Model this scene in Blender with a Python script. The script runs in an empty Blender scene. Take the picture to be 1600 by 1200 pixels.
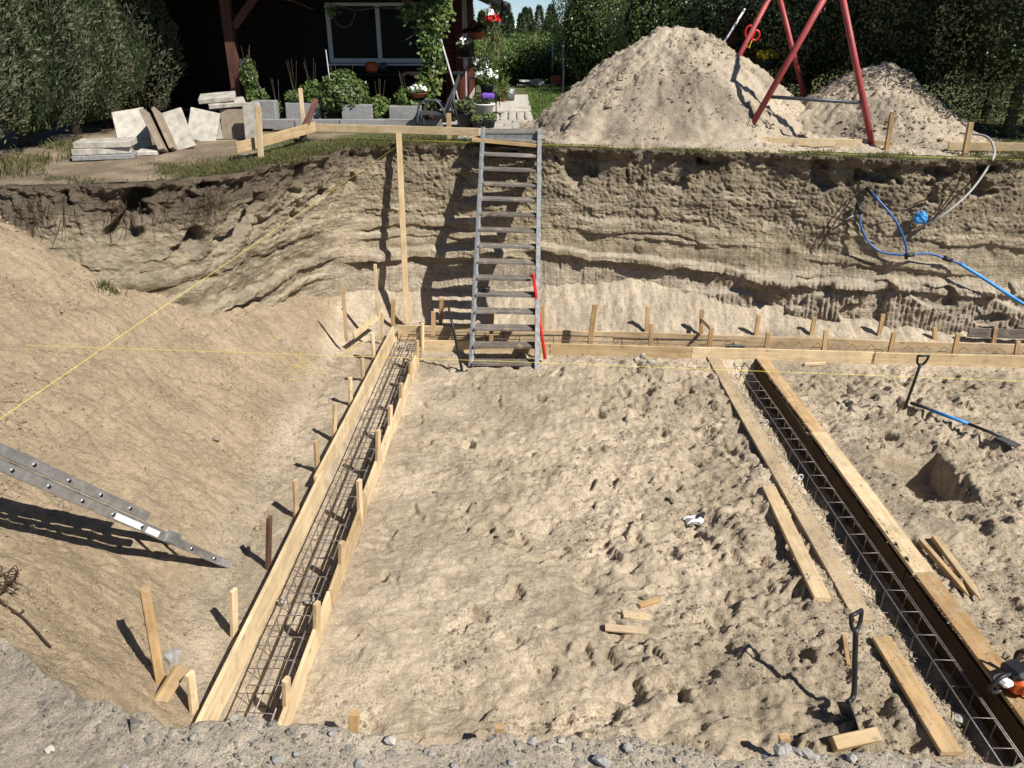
import bpy, bmesh, math, random
import numpy as np
from mathutils import Vector, Matrix

random.seed(7)
rng = np.random.default_rng(7)
R = math.radians
scene = bpy.context.scene
COL = scene.collection

# ------------------------------------------------------------------ camera, sky, sun, exposure
CAM_Z, PITCH, FPX = 4.3, 25.0, 1200.0
cam_d = bpy.data.cameras.new("camera")
cam = bpy.data.objects.new("camera", cam_d)
COL.objects.link(cam)
cam.location = (0, 0, CAM_Z)
cam.rotation_euler = (R(90 - PITCH), 0, 0)
cam_d.sensor_width = 36.0
cam_d.lens = 36.0 * FPX / 1600.0
cam_d.clip_start = 0.05
cam_d.clip_end = 3000
scene.camera = cam

SUN_DIR = Vector((-0.65, 0.51, -0.86)).normalized()
sun_d = bpy.data.lights.new("sun", 'SUN')
sun_d.energy = 4.6
sun_d.angle = R(0.53)
sun_d.color = (1.0, 0.955, 0.88)
sun = bpy.data.objects.new("sun", sun_d)
COL.objects.link(sun)
sun.location = (8, -6, 12)
sun.rotation_euler = SUN_DIR.to_track_quat('-Z', 'Y').to_euler()

world = bpy.data.worlds.new("World")
scene.world = world
world.use_nodes = True
wn = world.node_tree
wn.nodes.clear()
w_out = wn.nodes.new("ShaderNodeOutputWorld")
w_bg = wn.nodes.new("ShaderNodeBackground")
w_sky = wn.nodes.new("ShaderNodeTexSky")
w_sky.sky_type = 'NISHITA'
w_sky.sun_disc = False
w_sky.sun_elevation = math.asin(-SUN_DIR.z)
w_sky.sun_rotation = math.atan2(-SUN_DIR.x, -SUN_DIR.y)
w_sky.altitude = 1500
w_sky.air_density = 0.75
w_sky.dust_density = 0.0
w_sky.ozone_density = 4.5
w_bg.inputs[1].default_value = 0.062
wn.links.new(w_sky.outputs[0], w_bg.inputs[0])
wn.links.new(w_bg.outputs[0], w_out.inputs[0])

scene.view_settings.view_transform = 'Standard'
scene.view_settings.look = 'None'
scene.view_settings.exposure = 0.64
scene.view_settings.gamma = 1.0
scene.view_settings.use_curve_mapping = False
try:
    scene.cycles.max_bounces = 6
    scene.cycles.diffuse_bounces = 3
    scene.cycles.transparent_max_bounces = 6
except Exception:
    pass

# ------------------------------------------------------------------ geometry of the view (a pixel of the 1600 x 1200 photo -> a point)
CP, SP = math.cos(R(PITCH)), math.sin(R(PITCH))

def ray(x, y):
    u, v = (x - 800) / FPX, (y - 600) / FPX
    return u, CP - v * SP, -SP - v * CP

def pz(x, y, z=0.0):
    a, b, c = ray(x, y)
    t = (z - CAM_Z) / c
    return Vector((a * t, b * t, z))

def pY(x, y, Y):
    a, b, c = ray(x, y)
    t = Y / b
    return Vector((a * t, Y, CAM_Z + c * t))

# ------------------------------------------------------------------ noise
def _h(ix, iy, seed):
    n = (ix.astype(np.int64) * 374761393 + iy.astype(np.int64) * 668265263 + seed * 2147483647) & 0xFFFFFFFF
    n = ((n ^ (n >> 13)) * 1274126177) & 0xFFFFFFFF
    n = (n ^ (n >> 16)) & 0xFFFFFFFF
    n = (n * 2246822519) & 0xFFFFFFFF
    n = n ^ (n >> 15)
    return n.astype(np.float64) / 4294967295.0

def gn(x, y, seed=0):
    """gradient noise, about -1..1"""
    x = np.asarray(x, dtype=np.float64); y = np.asarray(y, dtype=np.float64)
    x, y = np.broadcast_arrays(x, y)
    ix = np.floor(x).astype(np.int64); iy = np.floor(y).astype(np.int64)
    fx = x - ix; fy = y - iy
    u = fx * fx * fx * (fx * (fx * 6 - 15) + 10)
    v = fy * fy * fy * (fy * (fy * 6 - 15) + 10)
    def g(dx, dy):
        a = _h(ix + dx, iy + dy, seed) * (2 * math.pi)
        return np.cos(a) * (fx - dx) + np.sin(a) * (fy - dy)
    a = g(0, 0); b = g(1, 0); c = g(0, 1); d = g(1, 1)
    return ((a * (1 - u) + b * u) * (1 - v) + (c * (1 - u) + d * u) * v) * 1.5

def fbm(x, y, octv=4, seed=0, lac=2.07, gain=0.5):
    s = 0.0; a = 1.0
    for o in range(octv):
        s = s + a * gn(x * lac ** o + 13.7 * o, y * lac ** o - 7.1 * o, seed + o * 17)
        a *= gain
    return s

def ridged(x, y, octv=3, seed=0):
    s = 0.0; a = 1.0
    for o in range(octv):
        s = s + a * (1 - np.abs(gn(x * 2.1 ** o, y * 2.1 ** o, seed + o * 31)) * 1.6)
        a *= 0.5
    return s / 1.75

def worley(x, y, seed=0):
    x = np.asarray(x, float); y = np.asarray(y, float)
    ix = np.floor(x).astype(np.int64); iy = np.floor(y).astype(np.int64)
    best = np.full(x.shape, 9.0)
    for dx in (-1, 0, 1):
        for dy in (-1, 0, 1):
            cx = ix + dx + _h(ix + dx, iy + dy, seed)
            cy = iy + dy + _h(ix + dx, iy + dy, seed + 5)
            best = np.minimum(best, (cx - x) ** 2 + (cy - y) ** 2)
    return np.sqrt(best)

def sstep(a, b, x):
    t = np.clip((x - a) / (b - a), 0, 1)
    return t * t * (3 - 2 * t)

def smax(a, b, k):
    h = np.clip(0.5 + 0.5 * (a - b) / k, 0, 1)
    return b * (1 - h) + a * h + k * h * (1 - h)

def smin(a, b, k):
    return -smax(-a, -b, k)

def polydist(X, Y, pts):
    """distance to a polyline and side (+ = left of its direction), and the parameter along it"""
    best = np.full(np.shape(X), 1e9); side = np.zeros(np.shape(X)); par = np.zeros(np.shape(X))
    for i in range(len(pts) - 1):
        ax, ay = pts[i][:2]; bx, by = pts[i + 1][:2]
        dx, dy = bx - ax, by - ay
        L2 = dx * dx + dy * dy
        t = np.clip(((X - ax) * dx + (Y - ay) * dy) / L2, 0, 1)
        d2 = (X - ax - t * dx) ** 2 + (Y - ay - t * dy) ** 2
        s = dx * (Y - ay) - dy * (X - ax)
        m = d2 < best - 1e-9
        best = np.where(m, d2, best); side = np.where(m, np.sign(s), side); par = np.where(m, i + t, par)
    return np.sqrt(best), side, par

# ------------------------------------------------------------------ mesh and object helpers
def new_mesh(name, verts, faces, mat=None, smooth=False, col=None, face_n=None):
    """verts (N,3); faces (M,k) array (k = 3 or 4) or list of tuples; col (N,3) vertex albedo"""
    me = bpy.data.meshes.new(name)
    verts = np.asarray(verts, dtype=np.float32)
    if isinstance(faces, np.ndarray):
        k = faces.shape[1]; M = len(faces)
        me.vertices.add(len(verts)); me.vertices.foreach_set("co", verts.ravel())
        me.loops.add(M * k); me.loops.foreach_set("vertex_index", faces.astype(np.int32).ravel())
        me.polygons.add(M)
        me.polygons.foreach_set("loop_start", np.arange(0, M * k, k, dtype=np.int32))
        me.polygons.foreach_set("loop_total", np.full(M, k, dtype=np.int32))
        me.update(calc_edges=True)
    else:
        me.from_pydata([tuple(map(float, v)) for v in verts], [], faces)
        me.update()
    if smooth:
        me.polygons.foreach_set("use_smooth", np.ones(len(me.polygons), dtype=bool))
    if col is not None:
        at = me.color_attributes.new("Col", 'FLOAT_COLOR', 'POINT')
        c = np.ones((len(verts), 4), dtype=np.float32); c[:, :3] = col
        at.data.foreach_set("color", c.ravel())
    if mat: me.materials.append(mat)
    return me

def link(name, me, parent=None, loc=None):
    o = bpy.data.objects.new(name, me)
    COL.objects.link(o)
    if parent is not None: o.parent = parent
    if loc is not None: o.location = loc
    return o

def tag(o, label=None, cat=None, group=None, kind=None):
    if label: o['label'] = label
    if cat: o['category'] = cat
    if group: o['group'] = group
    if kind: o['kind'] = kind
    return o

def thing(name, label, cat, loc=(0, 0, 0), rotz=0.0, group=None):
    o = bpy.data.objects.new(name, None)
    COL.objects.link(o)
    o.empty_display_size = 0.1
    o.location = loc; o.rotation_euler = (0, 0, rotz)
    return tag(o, label, cat, group)

def grid_faces(nr, nc):
    i = np.arange(nr * nc).reshape(nr, nc)
    return np.stack([i[:-1, :-1], i[:-1, 1:], i[1:, 1:], i[1:, :-1]], -1).reshape(-1, 4)

def bm_mesh(name, bm, mat, smooth=False):
    me = bpy.data.meshes.new(name)
    bm.normal_update()
    bm.to_mesh(me); bm.free()
    if smooth:
        me.polygons.foreach_set("use_smooth", np.ones(len(me.polygons), dtype=bool))
    if mat: me.materials.append(mat)
    return me

def box_bm(sx, sy, sz, ctr=(0, 0, 0), bev=0.0, bm=None, M=None):
    own = bm is None
    if own: bm = bmesh.new()
    r = bmesh.ops.create_cube(bm, size=1.0)
    vs = r['verts']
    for v in vs:
        v.co = Vector((v.co.x * sx + ctr[0], v.co.y * sy + ctr[1], v.co.z * sz + ctr[2]))
    if bev > 0:
        es = list({e for v in vs for e in v.link_edges})
        rr = bmesh.ops.bevel(bm, geom=es, offset=bev, segments=1, affect='EDGES')
        vs = list({v for f in rr['faces'] for v in f.verts} | {v for v in vs if v.is_valid})
    if M is not None:
        for v in vs: v.co = M @ v.co
    return bm

def frame(d, up):
    d = Vector(d).normalized(); up = Vector(up)
    y = up.cross(d)
    if y.length < 1e-5: y = Vector((0, 1, 0)).cross(d)
    y.normalize(); z = d.cross(y)
    return Matrix((d, y, z)).transposed()

def beam(name, p0, p1, w, h, mat, up=(0, 0, 1), parent=None, bev=0.003, point=0.0, crook=0.0):
    """a sawn timber or bar from p0 to p1: w across, h along 'up'; point > 0 sharpens the p0 end; its own mesh, local x along its length"""
    p0 = Vector(p0); p1 = Vector(p1)
    L = (p1 - p0).length
    n = max(2, int(L / 0.35) + 1) if crook > 0 else 2
    xs = [L * i / (n - 1) for i in range(n)]
    if point > 0: xs = [0.0, point] + xs[1:]
    bm = bmesh.new()
    rings = []
    sd = random.random() * 100
    for i, x in enumerate(xs):
        s = 0.18 if (point > 0 and i == 0) else 1.0
        oy = crook * math.sin(x * 1.7 + sd); oz = crook * 0.6 * math.sin(x * 2.3 + sd * 2)
        b = min(bev, w * .3, h * .3)
        hw, hh = w / 2 * s, h / 2 * s
        ring = []
        for (a, c) in ((-hw, -hh + b), (-hw + b, -hh), (hw - b, -hh), (hw, -hh + b), (hw, hh - b), (hw - b, hh), (-hw + b, hh), (-hw, hh - b)):
            ring.append(bm.verts.new((x, a + oy, c + oz)))
        rings.append(ring)
    for a, b2 in zip(rings[:-1], rings[1:]):
        for k in range(8):
            bm.faces.new((a[k], a[(k + 1) % 8], b2[(k + 1) % 8], b2[k]))
    bm.faces.new(list(reversed(rings[0]))); bm.faces.new(rings[-1])
    bmesh.ops.recalc_face_normals(bm, faces=bm.faces)
    me = bm_mesh(name, bm, mat)
    o = link(name, me)
    mw = Matrix.Translation(p0) @ frame(p1 - p0, up).to_4x4()
    if parent is not None:
        o.parent = parent
        o.matrix_basis = world_m(parent).inverted() @ mw
    else:
        o.matrix_basis = mw
    return o

def world_m(o):
    m = Matrix.LocRotScale(o.location, o.rotation_euler, o.scale)
    return world_m(o.parent) @ m if o.parent else m

def tube_arrays(pts, r, n=8, closed=False, caps=True):
    pts = [Vector(p) for p in pts]
    rs = r if isinstance(r, (list, tuple)) else [r] * len(pts)
    V = []; F = []
    prev = None
    for i, p in enumerate(pts):
        if closed: d = pts[(i + 1) % len(pts)] - pts[i - 1]
        elif i == 0: d = pts[1] - pts[0]
        elif i == len(pts) - 1: d = pts[-1] - pts[-2]
        else: d = (pts[i + 1] - p).normalized() + (p - pts[i - 1]).normalized()
        if d.length < 1e-9: d = Vector((0, 0, 1))
        d.normalize()
        if prev is None:
            a = d.orthogonal().normalized()
        else:
            a = prev - d * prev.dot(d)
            a = a.normalized() if a.length > 1e-6 else d.orthogonal().normalized()
        prev = a
        b = d.cross(a)
        for k in range(n):
            t = 2 * math.pi * k / n
            V.append(p + (a * math.cos(t) + b * math.sin(t)) * rs[i])
    m = len(pts)
    for i in range(m if closed else m - 1):
        for k in range(n):
            j = (i + 1) % m
            F.append((i * n + k, i * n + (k + 1) % n, j * n + (k + 1) % n, j * n + k))
    if caps and not closed:
        F.append(tuple(reversed(range(n)))); F.append(tuple(range((m - 1) * n, m * n)))
    return V, F

def tube(name, pts, r, mat, parent=None, n=8, closed=False, smooth=True):
    pts = [Vector(p) for p in pts]
    o0 = pts[0].copy()
    V, F = tube_arrays([p - o0 for p in pts], r, n, closed)
    me = new_mesh(name, [tuple(v) for v in V], F, mat, smooth)
    o = link(name, me)
    if parent is not None:
        o.parent = parent
        o.matrix_basis = world_m(parent).inverted() @ Matrix.Translation(o0)
    else:
        o.location = o0
    return o

def tubes(name, lists, r, mat, parent=None, n=6, smooth=True):
    V = []; F = []
    for pts in lists:
        rr = r
        if isinstance(pts, tuple): pts, rr = pts
        v, f = tube_arrays(pts, rr, n)
        b = len(V); V += v; F += [tuple(i + b for i in q) for q in f]
    o = link(name, new_mesh(name, [tuple(v) for v in V], F, mat, smooth))
    if parent is not None:
        o.parent = parent
        o.matrix_basis = world_m(parent).inverted()
    return o

def spline(pts, n=12):
    pts = [Vector(p) for p in pts]
    P = [pts[0] * 2 - pts[1]] + pts + [pts[-1] * 2 - pts[-2]]
    out = []
    for i in range(1, len(P) - 2):
        for k in range(n):
            t = k / n
            a, b, c, d = P[i - 1], P[i], P[i + 1], P[i + 2]
            out.append(0.5 * ((2 * b) + (c - a) * t + (2 * a - 5 * b + 4 * c - d) * t * t + (3 * b - a - 3 * c + d) * t ** 3))
    out.append(pts[-1])
    return out

def adopt(o, parent):
    m = world_m(o)
    o.parent = parent
    o.matrix_basis = world_m(parent).inverted() @ m
    return o

ORD = ['first', 'second', 'third', 'fourth', 'fifth', 'sixth', 'seventh', 'eighth', 'ninth', 'tenth', 'eleventh', 'twelfth', 'thirteenth', 'fourteenth', 'fifteenth', 'sixteenth', 'seventeenth', 'eighteenth', 'nineteenth', 'twentieth', 'twenty-first', 'twenty-second', 'twenty-third', 'twenty-fourth', 'twenty-fifth', 'twenty-sixth', 'twenty-seventh', 'twenty-eighth']

# ------------------------------------------------------------------ materials
class NT:
    def __init__(s, name, rough=0.8, spec=0.2):
        s.m = bpy.data.materials.new(name); s.m.use_nodes = True
        s.t = s.m.node_tree; s.t.nodes.clear()
        s.out = s.n("ShaderNodeOutputMaterial")
        s.b = s.n("ShaderNodeBsdfPrincipled")
        s.b.inputs['Roughness'].default_value = rough
        s.b.inputs['Specular IOR Level'].default_value = spec
        s.l(s.b.outputs[0], s.out.inputs[0])
    def n(s, t, **kw):
        x = s.t.nodes.new(t)
        for k, v in kw.items(): setattr(x, k, v)
        return x
    def l(s, a, b): s.t.links.new(a, b)
    def coord(s, kind='Object', scale=(1, 1, 1)):
        c = s.n("ShaderNodeTexCoord"); m = s.n("ShaderNodeMapping")
        m.inputs['Scale'].default_value = scale
        s.l(c.outputs[kind], m.inputs[0]); return m.outputs[0]
    def geo(s, scale=(1, 1, 1)):
        g = s.n("ShaderNodeNewGeometry"); m = s.n("ShaderNodeMapping")
        m.inputs['Scale'].default_value = scale
        s.l(g.outputs['Position'], m.inputs[0]); return m.outputs[0]
    def noise(s, vec, scale, detail=4, rough=0.55, dist=0.0):
        x = s.n("ShaderNodeTexNoise"); x.inputs['Scale'].default_value = scale
        x.inputs['Detail'].default_value = detail; x.inputs['Roughness'].default_value = rough
        x.inputs['Distortion'].default_value = dist
        if vec is not None: s.l(vec, x.inputs['Vector'])
        return x.outputs[0]
    def ramp(s, fac, stops):
        x = s.n("ShaderNodeValToRGB"); e = x.color_ramp.elements
        while len(e) < len(stops): e.new(0.5)
        for k, (p, c) in enumerate(stops):
            e[k].position = p
            e[k].color = (c, c, c, 1) if isinstance(c, (int, float)) else (*c, 1)
        s.l(fac, x.inputs[0]); return x.outputs[0]
    def mix(s, a, b, fac, mode='MIX'):
        x = s.n("ShaderNodeMix"); x.data_type = 'RGBA'; x.blend_type = mode
        for v, i in ((fac, 0), (a, 6), (b, 7)):
            if isinstance(v, (int, float)): x.inputs[i].default_value = v
            elif isinstance(v, tuple): x.inputs[i].default_value = (*v, 1)
            else: s.l(v, x.inputs[i])
        return x.outputs[2]
    def attr(s, name='Col'):
        x = s.n("ShaderNodeVertexColor"); x.layer_name = name; return x.outputs[0]
    def rnd(s): return s.n("ShaderNodeObjectInfo").outputs['Random']
    def math(s, op, a, b=0.0):
        x = s.n("ShaderNodeMath"); x.operation = op
        for v, i in ((a, 0), (b, 1)):
            if isinstance(v, (int, float)): x.inputs[i].default_value = v
            else: s.l(v, x.inputs[i])
        return x.outputs[0]
    def bump(s, h, strength=0.3, dist=0.01):
        x = s.n("ShaderNodeBump"); x.inputs['Strength'].default_value = strength; x.inputs['Distance'].default_value = dist
        s.l(h, x.inputs['Height']); s.l(x.outputs[0], s.b.inputs['Normal'])
    def color(s, c):
        if isinstance(c, tuple): s.b.inputs['Base Color'].default_value = (*c, 1)
        else: s.l(c, s.b.inputs['Base Color'])

def mat_plain(name, c, rough=0.6, spec=0.3, metal=0.0, vary=0.25, nscale=9.0, bump=0.15):
    m = NT(name, rough, spec)
    v = m.coord()
    f = m.noise(v, nscale, 5)
    lo = tuple(x * (1 - vary) for x in c); hi = tuple(min(1, x * (1 + vary)) for x in c)
    m.color(m.ramp(f, [(0.3, lo), (0.7, hi)]))
    m.b.inputs['Metallic'].default_value = metal
    if bump: m.bump(m.noise(v, nscale * 8, 3), bump, 0.004)
    return m.m

def mat_ground(name, scale=1.0, bumpy=0.6, strata=False):
    """sand or soil: albedo from the vertex colour 'Col', broken by grains, specks and small crumbs in relief"""
    m = NT(name, 0.95, 0.08)
    p = m.geo()
    c = m.attr()
    big = m.ramp(m.noise(p, 2.3 * scale, 5, 0.6), [(0.3, 0.84), (0.7, 1.12)])
    c = m.mix(c, big, 1.0, 'MULTIPLY')
    mid = m.ramp(m.noise(p, 17 * scale, 6, 0.72), [(0.32, 0.76), (0.5, 1.02), (0.66, 1.16)])
    c = m.mix(c, mid, 1.0, 'MULTIPLY')
    gr = m.ramp(m.noise(p, 95 * scale, 4, 0.75), [(0.34, 0.60), (0.5, 1.0), (0.68, 1.22)])
    c = m.mix(c, gr, 1.0, 'MULTIPLY')
    vo = m.n("ShaderNodeTexVoronoi"); vo.inputs['Scale'].default_value = 34 * scale
    m.l(p, vo.inputs['Vector'])
    msk = m.ramp(m.noise(p, 3.1 * scale, 4, 0.65), [(0.46, 0.0), (0.62, 1.0)])
    spk = m.ramp(vo.outputs['Distance'], [(0.08, 0.52), (0.24, 1.0)])
    c = m.mix(c, m.mix((1, 1, 1), spk, msk), 1.0, 'MULTIPLY')
    if strata:
        ps_ = m.geo((0.9, 0.9, 22.0))
        st = m.noise(ps_, 1.6, 5, 0.62, 0.35)
        c = m.mix(c, m.ramp(st, [(0.32, 0.74), (0.47, 1.0), (0.56, 1.0), (0.68, 1.18)]), 1.0, 'MULTIPLY')
    m.color(c)
    h1 = m.noise(p, 26 * scale, 6, 0.75)
    h2 = m.noise(p, 110 * scale, 4, 0.75)
    h = m.math('ADD', m.math('MULTIPLY', h1, 0.62), m.math('MULTIPLY', h2, 0.38))
    h = m.math('SUBTRACT', h, m.math('MULTIPLY', m.math('MULTIPLY', vo.outputs['Distance'], 0.35), msk))
    if strata: h = m.math('ADD', h, m.math('MULTIPLY', st, 0.55))
    m.bump(h, bumpy, 0.06)
    return m.m

def mat_wood(name, light, dark, rough=0.7, stain=0.25, sandy=0.0):
    m = NT(name, rough, 0.25)
    v = m.coord('Object', (1.0, 14.0, 14.0))
    rr = m.rnd()
    off = m.n("ShaderNodeVectorMath"); off.operation = 'ADD'
    cmb = m.n("ShaderNodeCombineXYZ")
    m.l(m.math('MULTIPLY', rr, 37.0), cmb.inputs[0]); m.l(m.math('MULTIPLY', rr, 11.0), cmb.inputs[1])
    m.l(v, off.inputs[0]); m.l(cmb.outputs[0], off.inputs[1])
    vv = off.outputs[0]
    g = m.noise(vv, 2.2, 6, 0.6, 0.6)
    c = m.ramp(g, [(0.32, dark), (0.5, tuple((a + b) / 2 for a, b in zip(light, dark))), (0.66, light)])
    vk = m.coord('Object', (3.0, 7.0, 7.0))
    kn = m.n("ShaderNodeTexVoronoi"); kn.inputs['Scale'].default_value = 1.3
    m.l(vk, kn.inputs['Vector'])
    k = m.ramp(kn.outputs['Distance'], [(0.05, 0.30), (0.16, 1.0)])
    c = m.mix(c, k, 0.75, 'MULTIPLY')
    br = m.ramp(rr, [(0.0, (1 - stain, 1 - stain * 1.15, 1 - stain * 1.35)), (1.0, (1.0, 1.0, 1.0))])
    c = m.mix(c, br, 1.0, 'MULTIPLY')
    vs = m.geo()
    if sandy > 0:
        sd = m.ramp(m.noise(vs, 7, 6, 0.75), [(0.62 - 0.3 * sandy, 1.0), (0.72 - 0.2 * sandy, 0.0)])
        sd = m.math('SUBTRACT', 1.0, sd)
        c = m.mix(c, m.ramp(m.noise(vs, 70, 4, 0.75), [(0.3, (0.30, 0.23, 0.15)), (0.6, (0.52, 0.41, 0.275))]), m.math('MULTIPLY', sd, 0.95))
    lf = m.ramp(m.noise(vs, 2.6, 4, 0.6), [(0.35, (0.80, 0.78, 0.76)), (0.65, (1.06, 1.05, 1.04))])
    c = m.mix(c, lf, 1.0, 'MULTIPLY')
    dirt = m.ramp(m.noise(vs, 5, 5, 0.7), [(0.30, 0.62), (0.5, 1.0)])
    c = m.mix(c, dirt, 0.6, 'MULTIPLY')
    m.color(c)
    m.bump(g, 0.25, 0.004)
    return m.m

def mat_leaf(name, dark, light, rough=0.55, trans=0.25, spec=0.25):
    m = NT(name, rough, spec)
    f = m.attr('Col')
    g = m.n("ShaderNodeSeparateColor"); m.l(f, g.inputs[0])
    c = m.ramp(g.outputs[0], [(0.0, dark), (0.55, tuple((a + b) / 2 for a, b in zip(dark, light))), (1.0, light)])
    br = tuple(min(1, x) for x in (light[0] * 1.25, light[1] * .85, light[2] * .9))
    c = m.mix(c, br, g.outputs[1])
    m.color(c)
    tr = m.n("ShaderNodeBsdfTranslucent"); m.l(c, tr.inputs[0])
    mx = m.n("ShaderNodeMixShader"); mx.inputs[0].default_value = trans
    m.l(m.b.outputs[0], mx.inputs[1]); m.l(tr.outputs[0], mx.inputs[2])
    m.l(mx.outputs[0], m.out.inputs[0])
    return m.m

M = {}
M['sand'] = mat_ground('sand', 1.0, 0.8)
M['cut_sand'] = mat_ground('cut_sand', 1.0, 0.95, True)
M['soil'] = mat_ground('soil', 1.0, 0.7)
M['gravel_soil'] = mat_ground('gravel_soil', 1.8, 0.8)
M['pine'] = mat_wood('pine_board', (0.80, 0.66, 0.44), (0.61, 0.46, 0.265), stain=0.36, sandy=0.16)
M['pine_old'] = mat_wood('pine_board_weathered', (0.64, 0.46, 0.25), (0.43, 0.275, 0.13), stain=0.32, sandy=0.32)
M['pine_sandy'] = mat_wood('pine_board_sandy', (0.58, 0.45, 0.27), (0.44, 0.31, 0.16), sandy=0.95)
M['pine_shade'] = mat_wood('pine_board_shaded', (0.10, 0.068, 0.035), (0.055, 0.036, 0.018))  # pine darkened so the trench shade sits in its colour
M['grey_wood'] = mat_wood('grey_wood', (0.27, 0.25, 0.225), (0.12, 0.11, 0.10), sandy=0.25)
M['brown_wood'] = mat_wood('brown_painted_wood', (0.17, 0.075, 0.055), (0.09, 0.042, 0.034))
M['brown_stake'] = mat_wood('brown_stained_stake', (0.20, 0.115, 0.07), (0.10, 0.055, 0.038))
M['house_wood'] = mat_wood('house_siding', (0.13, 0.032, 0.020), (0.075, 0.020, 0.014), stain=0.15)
M['dark_shaded_wood'] = mat_wood('dark_wood_painted_shade', (0.022, 0.014, 0.010), (0.010, 0.007, 0.006))  # near-black wood; on the porch front it carries shade painted as colour
M['steel'] = mat_plain('galvanised_steel', (0.27, 0.275, 0.275), 0.5, 0.45, 0.6, 0.35, 14)
M['alu'] = mat_plain('aluminium', (0.50, 0.51, 0.53), 0.38, 0.5, 0.85, 0.25, 18)
M['rebar'] = mat_plain('rusty_rebar', (0.185, 0.162, 0.150), 0.45, 0.5, 0.35, 0.4, 30)
M['concrete'] = mat_plain('concrete', (0.38, 0.35, 0.30), 0.9, 0.15, 0, 0.35, 9, 0.6)
M['concrete_brown'] = mat_plain('concrete_brown', (0.27, 0.22, 0.165), 0.9, 0.15, 0, 0.22, 9, 0.5)
M['concrete_pale'] = mat_plain('concrete_pale', (0.46, 0.43, 0.37), 0.9, 0.15, 0, 0.28, 10, 0.6)
M['concrete_grey'] = mat_plain('concrete_grey', (0.25, 0.245, 0.24), 0.9, 0.15, 0, 0.35, 60, 0.7)
M['stone'] = mat_plain('grey_stone', (0.30, 0.285, 0.262), 0.85, 0.2, 0, 0.4, 14, 0.6)
M['red_paint'] = mat_plain('red_painted_steel', (0.33, 0.055, 0.055), 0.5, 0.4, 0, 0.22, 6, 0.1)
M['black_plastic'] = mat_plain('black_plastic', (0.018, 0.019, 0.022), 0.45, 0.4, 0, 0.3, 10, 0.1)
M['grey_metal'] = mat_plain('dark_grey_metal', (0.07, 0.075, 0.085), 0.45, 0.5, 0.3, 0.3, 10, 0.1)
M['blue_pipe'] = mat_plain('blue_pipe', (0.035, 0.11, 0.30), 0.45, 0.4, 0, 0.3, 12, 0.1)
M['blue_bright'] = mat_plain('bright_blue_plastic', (0.04, 0.26, 0.62), 0.5, 0.4, 0, 0.25, 12, 0.1)
M['pipe_grey'] = mat_plain('grey_conduit', (0.42, 0.42, 0.40), 0.5, 0.3, 0, 0.15, 10, 0.1)
M['red_plastic'] = mat_plain('red_plastic', (0.52, 0.025, 0.022), 0.4, 0.4, 0, 0.15, 6, 0.05)
M['orange_plastic'] = mat_plain('orange_plastic', (0.55, 0.10, 0.02), 0.4, 0.4, 0, 0.2, 8, 0.05)
M['white_plastic'] = mat_plain('white_plastic', (0.72, 0.72, 0.72), 0.5, 0.3, 0, 0.12, 8, 0.05)
M['purple_plastic'] = mat_plain('purple_plastic', (0.16, 0.07, 0.42), 0.5, 0.3, 0, 0.2, 8, 0.05)
M['dark_plastic'] = mat_plain('dark_plant_pot', (0.025, 0.026, 0.030), 0.6, 0.3, 0, 0.3, 8, 0.05)
M['terracotta'] = mat_plain('terracotta', (0.36, 0.10, 0.05), 0.8, 0.2, 0, 0.2, 8, 0.1)
M['string'] = mat_plain('yellow_string', (0.78, 0.66, 0.10), 0.7, 0.2, 0, 0.05, 8, 0)
M['string_white'] = mat_plain('white_string', (0.8, 0.78, 0.6), 0.7, 0.2, 0, 0.05, 8, 0)
M['root'] = mat_plain('root', (0.055, 0.036, 0.024), 0.85, 0.15, 0, 0.3, 20, 0.2)
M['bark'] = mat_plain('bark', (0.10, 0.075, 0.055), 0.9, 0.1, 0, 0.35, 20, 0.6)
M['white_frame'] = mat_plain('white_window_frame', (0.62, 0.62, 0.62), 0.5, 0.3, 0, 0.05, 8, 0.02)
M['roof'] = mat_plain('black_roof', (0.014, 0.014, 0.015), 0.6, 0.3, 0, 0.3, 8, 0.1)
g_ = NT('window_glass', 0.04, 0.03); g_.color((0.012, 0.014, 0.016)); M['glass'] = g_.m
M['thuja'] = mat_leaf('conifer_foliage', (0.034, 0.048, 0.024), (0.175, 0.190, 0.108), 0.6, 0.2)
M['leaf'] = mat_leaf('broad_leaves', (0.038, 0.068, 0.020), (0.20, 0.275, 0.085), 0.4, 0.3, 0.45)
M['leaf_dark'] = mat_leaf('dark_broad_leaves', (0.024, 0.038, 0.014), (0.165, 0.200, 0.075), 0.35, 0.3, 0.6)
M['spruce'] = mat_leaf('spruce_needles', (0.030, 0.052, 0.026), (0.110, 0.150, 0.070), 0.6, 0.15)
M['leaf_bright'] = mat_leaf('bright_leaves', (0.045, 0.085, 0.020), (0.20, 0.28, 0.075), 0.45, 0.3, 0.4)
M['grass'] = mat_leaf('grass_blades', (0.040, 0.055, 0.016), (0.15, 0.165, 0.060), 0.6, 0.3)
M['lawn'] = mat_leaf('lawn_blades', (0.050, 0.085, 0.020), (0.17, 0.255, 0.065), 0.6, 0.3)
M['white_petal'] = mat_plain('white_petals', (0.78, 0.78, 0.76), 0.6, 0.2, 0, 0.1, 8, 0)
M['red_petal'] = mat_plain('red_petals', (0.55, 0.02, 0.03), 0.6, 0.2, 0, 0.2, 8, 0)
M['yellow_petal'] = mat_plain('yellow_petals', (0.78, 0.55, 0.02), 0.6, 0.2, 0, 0.15, 8, 0)
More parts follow.
